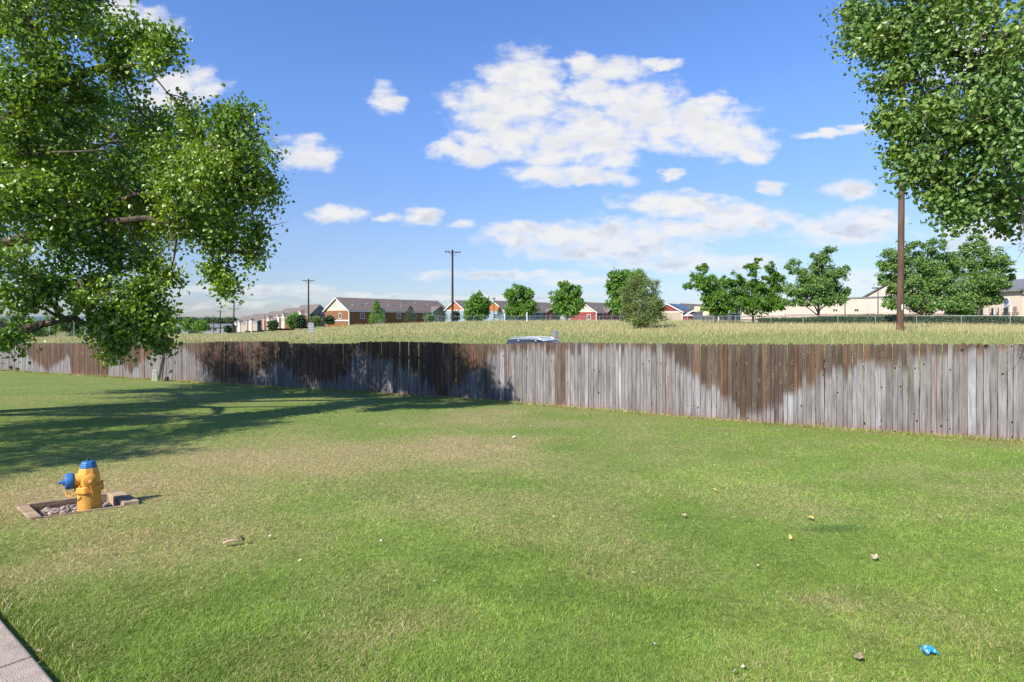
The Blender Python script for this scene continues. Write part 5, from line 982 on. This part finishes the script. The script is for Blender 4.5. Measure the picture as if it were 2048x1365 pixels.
for (px, w_) in ((1951,.55),(1963,.5),(1988,.5),(2000,.35),(2013,.55)):
    t = on_line(PE, dE, px); MB().prism([ep(t-w_/2,-.1,-.6),ep(t+w_/2,-.1,-.6),ep(t+w_/2,-.07,-.6),ep(t-w_/2,-.07,-.6)],[ep(t-w_/2,-.1,z_(616,68)),ep(t+w_/2,-.1,z_(616,68)),ep(t+w_/2,-.07,z_(616,68)),ep(t-w_/2,-.07,z_(616,68))]).build('doorway', M['glass'], sch)
t = on_line(PE, dE, 2031); MB().prism([ep(t-.2,-.1,z_(632,67)),ep(t+.2,-.1,z_(632,67)),ep(t+.2,-.07,z_(632,67)),ep(t-.2,-.07,z_(632,67))],[ep(t-.2,-.1,z_(614,67)),ep(t+.2,-.1,z_(614,67)),ep(t+.2,-.07,z_(614,67)),ep(t-.2,-.07,z_(614,67))]).build('window', WM['band'], sch)
for px in (1981, 1998, 2009):
    t = on_line(PE, dE, px); w_ = .3 if px == 1981 else .09; MB().prism([ep(t-w_,-.7,-.6),ep(t+w_,-.7,-.6),ep(t+w_,-.5,-.6),ep(t-w_,-.5,-.6)],[ep(t-w_,-.7,z_(609,68)),ep(t+w_,-.7,z_(609,68)),ep(t+w_,-.5,z_(609,68)),ep(t-w_,-.5,z_(609,68))]).build('column', WM['school'], sch)
t = on_line(PE, dE, 2015.5); em = ep(t,-.15,z_(604,67)); Mx = mathutils.Matrix.Translation(em) @ Vector((-nE.x,-nE.y,0)).to_track_quat('Z','Y').to_matrix().to_4x4() @ mathutils.Matrix.Diagonal((.78,1.2,1,1)).to_4x4()
# track quat keeps local Y up for a horizontal facing
e_ = MB().lathe([(.44,-.1),(.44,.0),(.36,.02)], 32, Mx).build('emblem_sign', M['white_paint'], sch); MB().lathe([(.35,.0),(.35,.03),(.1,.032)], 32, Mx).build('emblem_face', simple('blue_emblem', (.13,.13,.33), .5, .6, 5), e_)
post('flag_post', 'thin white post before the school entrance', 'post', 2022, 606, 640, 60, .05, 'white_paint'); post('flag_post', 'slanting thin white post left of the oval emblem', 'post', 1989, 620, 640, 58, .04, 'white_paint')
# basketball backboards and small hut
M['board'] = simple('tan_backboard', (.62,.47,.29), .6, .06, 3)
for (px, cy_, D, lb) in ((1394,618.5,78,'left and higher tan basketball backboard seen from behind'),(1412,626.5,72,'right and lower tan basketball backboard seen from behind')):
    b = at(px+1, 645, D); b.z = gz(b.x,b.y); c = at(px, cy_, D); bb = empty('basketball_backboard', b, 0, label=lb, cat='backboard', group='tilted backboards on the playground'); h = c.z-b.z; s = D/F
    A = [(-7.2*s,-.02,h-5.2*s),(4.2*s,-.02,h-5.2*s),(7.6*s,.35,h+5.4*s),(-4.4*s,.35,h+5.4*s)]; MB().prism(A, [(x,y+.06,z) for x,y,z in A]).build('board', M['board'], bb); MB().tube([(0,1.2,-.2),(0,1.2,h*.8),(0,.3,h)], .06, 8).build('support_post', M['iron'], bb)
    rim = [(.0+.23*math.cos(a*.628), -.3+.23*math.sin(a*.628), h-3*s) for a in range(11)]; MB().tube(rim, .015, 5, False).build('rim', M['iron'], bb)
b = at(1376, 640, 88); b.z = gz(b.x,b.y); hut = empty('play_hut', b, R(30), label='small red play hut with a pale pink roof on the playground', cat='play hut'); zz = z_(633,88)-b.z
MB().box(-.5,.5,-.5,.5,-.3,zz).build('wall', WM['red'], hut); mb = MB(); A = [(-.65,-.65,zz),(.65,-.65,zz),(.65,.65,zz),(-.65,.65,zz)]; mb.prism(A, [(x*.15,y*.15,zz+.5) for x,y,z in A]); mb.build('roof', simple('pink_roof', (.6,.38,.36)), hut)

# cycles settings that keep foliage bounces sane
SC.cycles.max_bounces = 8; SC.cycles.transparent_max_bounces = 8; SC.cycles.diffuse_bounces = 4
tot_o = len(SC.objects); print('objects', tot_o)
